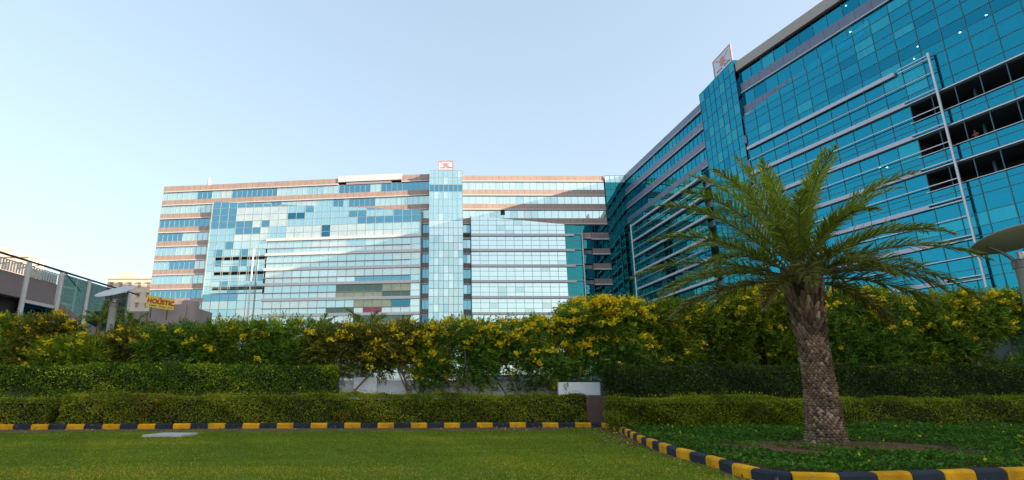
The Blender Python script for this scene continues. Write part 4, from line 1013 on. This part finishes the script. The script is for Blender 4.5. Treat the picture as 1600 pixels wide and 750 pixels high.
# ------------------------------------------------------------------ dish lamps
M['lamp_grey'] = plain('lamp_pole_paint', (.66, .65, .66), .4, metal=.0, var=.05)
M['dish'] = plain('dish_paint', (.52, .49, .47), .5, var=.05)
M['bracket'] = plain('bracket_metal', (.22, .20, .19), .45, metal=.4)
def lamp(x, y, h, tilt, label, rot):
    e = empty('street_lamp', (x, y, .09), label, 'street lamp')
    b = MB(); b.tube([(x, y, .05), (x, y, h - .52)], .135, 18); b.build('pole', M['lamp_grey'], e, True)
    b = MB(); b.lathe([(.0, -.02), (.165, -.02), (.165, .12), (.12, .15), (0, .15)], (x, y, h - .56), 18); b.build('collar', M['bracket'], e)
    def tp(px_, py_, pz_):
        v = Vector((px_, py_, pz_)); v.rotate(Matrix.Rotation(tilt[1], 3, 'Y') @ Matrix.Rotation(tilt[0], 3, 'X')); return (x + v.x, y + v.y, h + v.z)
    for k in range(3):
        w = rot + k * 2.094; c_, s_ = math.cos(w), math.sin(w)
        b = MB(); b.tube([(x + c_ * .09, y + s_ * .09, h - .45), (x + c_ * .17, y + s_ * .17, h - .33), (x + c_ * .33, y + s_ * .33, h - .17), tp(c_ * .46, s_ * .46, -.035)], [.035, .033, .028, .024], 8)
        b.build('arm', M['bracket'], e, True)
    b = MB(); n0 = 40; prof = [(0, -.06), (.2, -.055), (.4, -.04), (.58, -.015), (.69, .012), (.71, .025), (.69, .035), (.4, .03), (0, .03)]
    for r_, z_ in prof:
        for k in range(n0): b.v.append(tp(r_ * math.cos(2 * math.pi * k / n0), r_ * math.sin(2 * math.pi * k / n0), z_))
    for i in range(len(prof) - 1):
        for k in range(n0): k2 = (k + 1) % n0; b.f.append((i * n0 + k, i * n0 + k2, (i + 1) * n0 + k2, (i + 1) * n0 + k)); b.m.append(0)
    b.build('dish', M['dish'], e, True)
    b = MB(); b.lathe([(0, 0), (.07, 0), (.07, .16), (0, .16)], (x, y, h - .42), 14); b.build('lamp_head', M['steel'], e)
p_ = at_z(150, 655, .09); hgt = at_y(181, 456, p_[1])[2]
lamp(p_[0], p_[1], hgt, (D(25), D(-8)), 'slim street lamp with a pale dish standing in the gap of the left hedge', .5)
q_ = at_y(1588, 374, 10.7)
lamp(q_[0], 10.7, q_[2], (D(-14), D(-2)), 'broad dish street lamp cut by the right edge, in the palm bed', 2.6)

# ------------------------------------------------------------------ lawn grass, ground cover, fallen leaves
def lawn_y(x): return np.interp(x, kerb_path[:, 0], kerb_path[:, 1])
nb_ = 260000
y_ = 7.0 + (rng.random(nb_) ** 1.25) * 11.2; x_ = rng.uniform(-1, 1, nb_) * 0 + rng.random(nb_) * 24 - 15.5
lim = lawn_y(x_); dist = lim - y_
dry = wob(x_ * .7, 41) * .5 + wob(x_ * 2.1 + y_, 42) * .4
bare = np.where(x_ > -2.5, 1.15, np.where(x_ < -8, 1.15, .75)) + .35 * dry; bare = np.where(x_ > 3.4, .22 + .15 * dry, bare)
thin = np.clip((dist - bare) / .45, .06, 1)
patch = wob(x_ * 1.1 + y_ * .4, 45) + wob(y_ * 1.7 - x_ * .3, 46)
thin *= np.where(patch < -.75, .5, 1) * np.where(wob(x_ * 3.1, 81) + wob(y_ * 2.7 + x_, 82) > 1.25, .3, 1) 
ok = (dist > .02) & (np.abs(x_) < y_ * .95 + 1.5) & (rng.random(nb_) < thin)
x_, y_, patch, dist = x_[ok], y_[ok], patch[ok], dist[ok]; n = len(x_)
C_ = np.stack([x_, y_, np.zeros(n)], 1); A_ = rng.normal(size=(n, 3)) * .8 + np.array([0, 0, .55]); A_[:, 2] = np.abs(A_[:, 2]) + .12
Lg = rng.uniform(.02, .045, n)
sd_ = np.cross(A_, np.array([0, 0, 1.0]) + rng.normal(size=(n, 3)) * .45)
V, Q = leaves(C_, A_, Lg, .011, .2, sd_)
tg = np.clip(rng.beta(2, 3, n) + .26 * patch + .1 * wob(x_ * 5 + y_ * 3, 83) + np.where(dist < .9, .12, 0) + np.where(y_ < 8.9, .16 + .2 * wob(x_ * 1.3, 71), 0), 0, 1); tg = np.where(rng.random(n) < np.where((dist < .9) | (y_ < 8.8), .2, .04), 1, tg)
tag(fast_mesh('lawn_grass', V, Q, M['grass'], None, tg), 'short green lawn grass before the striped kerb', 'grass', kind='stuff')
# ground cover in the palm bed
n = 170000
x_ = rng.uniform(4.0, 19, n); y_ = rng.uniform(6.5, 18, n)
def inside_bed(x, y):
    k = np.searchsorted(kerb_path[:, 0], x) if False else None
    d2 = np.full(len(x), 1e9); sgn_ = np.zeros(len(x))
    for i in range(0, len(kerb_path), 3):
        dx, dy = x - kerb_path[i, 0], y - kerb_path[i, 1]; dd = dx * dx + dy * dy
        m = dd < d2; d2[m] = dd[m]; sgn_[m] = (dx * nrm[i, 0] + dy * nrm[i, 1])[m]
    return sgn_
sd = inside_bed(x_, y_)
hy = np.interp(x_, [hl[0], hr[0], hl2[0], hr2[0]], [hl[1], hr[1], hl2[1], hr2[1]]) + .05
pit = ((x_ - pc[0] - .1) / 1.9) ** 2 + ((y_ - pc[1] + .45) / 1.55) ** 2 + .55 * wob(x_ * 2, 61) + .45 * wob(x_ * 5 + y_ * 4, 65)
ok = (sd > .2) & (y_ < hy) & ((pit > 1) | (rng.random(n) < .06))
x_, y_ = x_[ok], y_[ok]; n = len(x_)
hg = .03 + .06 * rng.random(n) + .05 * wob(x_ * 3 + y_ * 2, 62) + .03 * wob(y_ * 4 - x_, 63)
C_ = np.stack([x_, y_, .09 + np.clip(hg, .01, .3)], 1); A_ = rng.normal(size=(n, 3)) + np.array([0, -.1, .55])
A_[:, 2] *= .6; Lc = rng.uniform(.035, .075, n); V, Q = leaves(C_, A_, Lc, Lc * .6, .2, np.cross(A_, np.array([0, 0, 1.0]) + rng.normal(size=(n, 3)) * .4))
tag(fast_mesh('ground_cover', V, Q, M['cover'], None, np.clip(rng.beta(2, 2.5, n) + .15 * wob(x_ * 1.5 + y_, 64), 0, 1)), 'dark green leafy ground cover round the palm', 'ground cover', kind='stuff')
k = rng.choice(n, 70, replace=False); Cf = np.repeat(C_[k] + np.array([0, 0, .06]), 5, 0); Af = rng.normal(size=(350, 3)) + np.array([0, -.4, .5])
V, Q = leaves(Cf, Af, np.full(350, .035), .03, .1)
tag(fast_mesh('ground_cover_flowers', V, Q, M['blossom'], None, rng.random(350)), 'tiny yellow flowers dotted over the ground cover', 'flowers', kind='stuff')
# fallen leaves and petals along the kerb
M['litter'] = leaf_mat('fallen_leaf', [(0, (.10, .05, .02)), (.5, (.22, .12, .03)), (.8, (.40, .22, .02)), (1, (.60, .50, .40))], .1)
n = 1500; s = cum[-1] * (.45 + .3 * rng.random(n)); s = np.where(rng.random(n) < .35, rng.uniform(0, cum[-1], n), s)
x_ = np.interp(s, cum, kerb_path[:, 0]); y_ = np.interp(s, cum, kerb_path[:, 1]); tx = np.interp(s, cum, nrm[:, 0]); ty = np.interp(s, cum, nrm[:, 1])
dd = np.where(rng.random(n) < .12, rng.uniform(0, 7, n), rng.exponential(.35, n)) + .02; C_ = np.stack([x_ - tx * dd, y_ - ty * dd, rng.uniform(.01, .03, n)], 1); A_ = rng.normal(size=(n, 3)) * np.array([1, 1, .25])
V, Q = leaves(C_, A_, rng.uniform(.03, .07, n), .03, .1)
tag(fast_mesh('fallen_leaves', V, Q, M['litter'], None, rng.random(n)), 'fallen brown leaves and yellow petals along the kerb', 'leaf litter', kind='stuff')

# ------------------------------------------------------------------ person leaning at the second loggia of the blue office
M['shirt'] = plain('red_shirt', (.30, .08, .07), .8); M['skin'] = plain('skin', (.28, .15, .10), .6); M['hair'] = plain('dark_hair', (.015, .012, .012), .6)
r = ray(1527, 218); A3 = np.array([*NS.A, 0]); n3 = np.array([*NS.n, 0]); O3 = np.array([0, 0, EYE])
t = np.dot(A3 + n3 * .15 - O3, n3) / np.dot(r, n3); hp = O3 + r * t
fz = loggia[1] - 2.75
pe = empty('person', (hp[0], hp[1], fz), 'person in a red top leaning at the middle dark balcony of the blue office', 'person')
def skin_body(joints, edges, radii, mat, parent, name):
    me = bpy.data.meshes.new(name); me.from_pydata([tuple(j) for j in joints], edges, [])
    o = bpy.data.objects.new(name, me); COL.objects.link(o)
    sk = o.modifiers.new('skin', 'SKIN'); me.skin_vertices.new() if not me.skin_vertices else None
    for i, q in enumerate(radii): me.skin_vertices[0].data[i].radius = (q, q)
    me.skin_vertices[0].data[0].use_root = True
    ss = o.modifiers.new('sub', 'SUBSURF'); ss.levels = 1; ss.render_levels = 1
    m2 = bpy.data.meshes.new_from_object(o.evaluated_get(bpy.context.evaluated_depsgraph_get())); bpy.data.objects.remove(o)
    m2.materials.clear(); m2.materials.append(mat); return link_mesh(name, m2, parent)
def bp(s, o, z): return (hp[0] + NS.d[0] * s + NS.n[0] * o, hp[1] + NS.d[1] * s + NS.n[1] * o, fz + z)
jo = [bp(0, -.1, .95), bp(0, -.06, 1.15), bp(0, 0, 1.38), bp(0, .03, 1.5), bp(0, .06, 1.62), bp(0, .06, 1.72),
      bp(.19, .0, 1.38), bp(.27, .15, 1.15), bp(.12, .38, 1.1), bp(-.19, .0, 1.38), bp(-.27, .15, 1.15), bp(-.10, .38, 1.1),
      bp(.1, -.1, .9), bp(.1, -.08, .48), bp(.1, -.12, .05), bp(-.1, -.1, .9), bp(-.1, -.08, .48), bp(-.1, -.12, .05)]
ed = [(0, 1), (1, 2), (2, 3), (3, 4), (4, 5), (2, 6), (6, 7), (7, 8), (2, 9), (9, 10), (10, 11), (0, 12), (12, 13), (13, 14), (0, 15), (15, 16), (16, 17)]
body = skin_body(jo, ed, [.14, .13, .15, .06, .10, .08, .07, .05, .035, .07, .05, .035, .09, .06, .045, .09, .06, .045], M['shirt'], pe, 'body')
b = MB(); hc = bp(0, .05, 1.64)
b.lathe([(0, -.02), (.085, 0), (.115, .06), (.09, .125), (0, .15)], hc, 12); b.build('hair', M['hair'], pe, True)
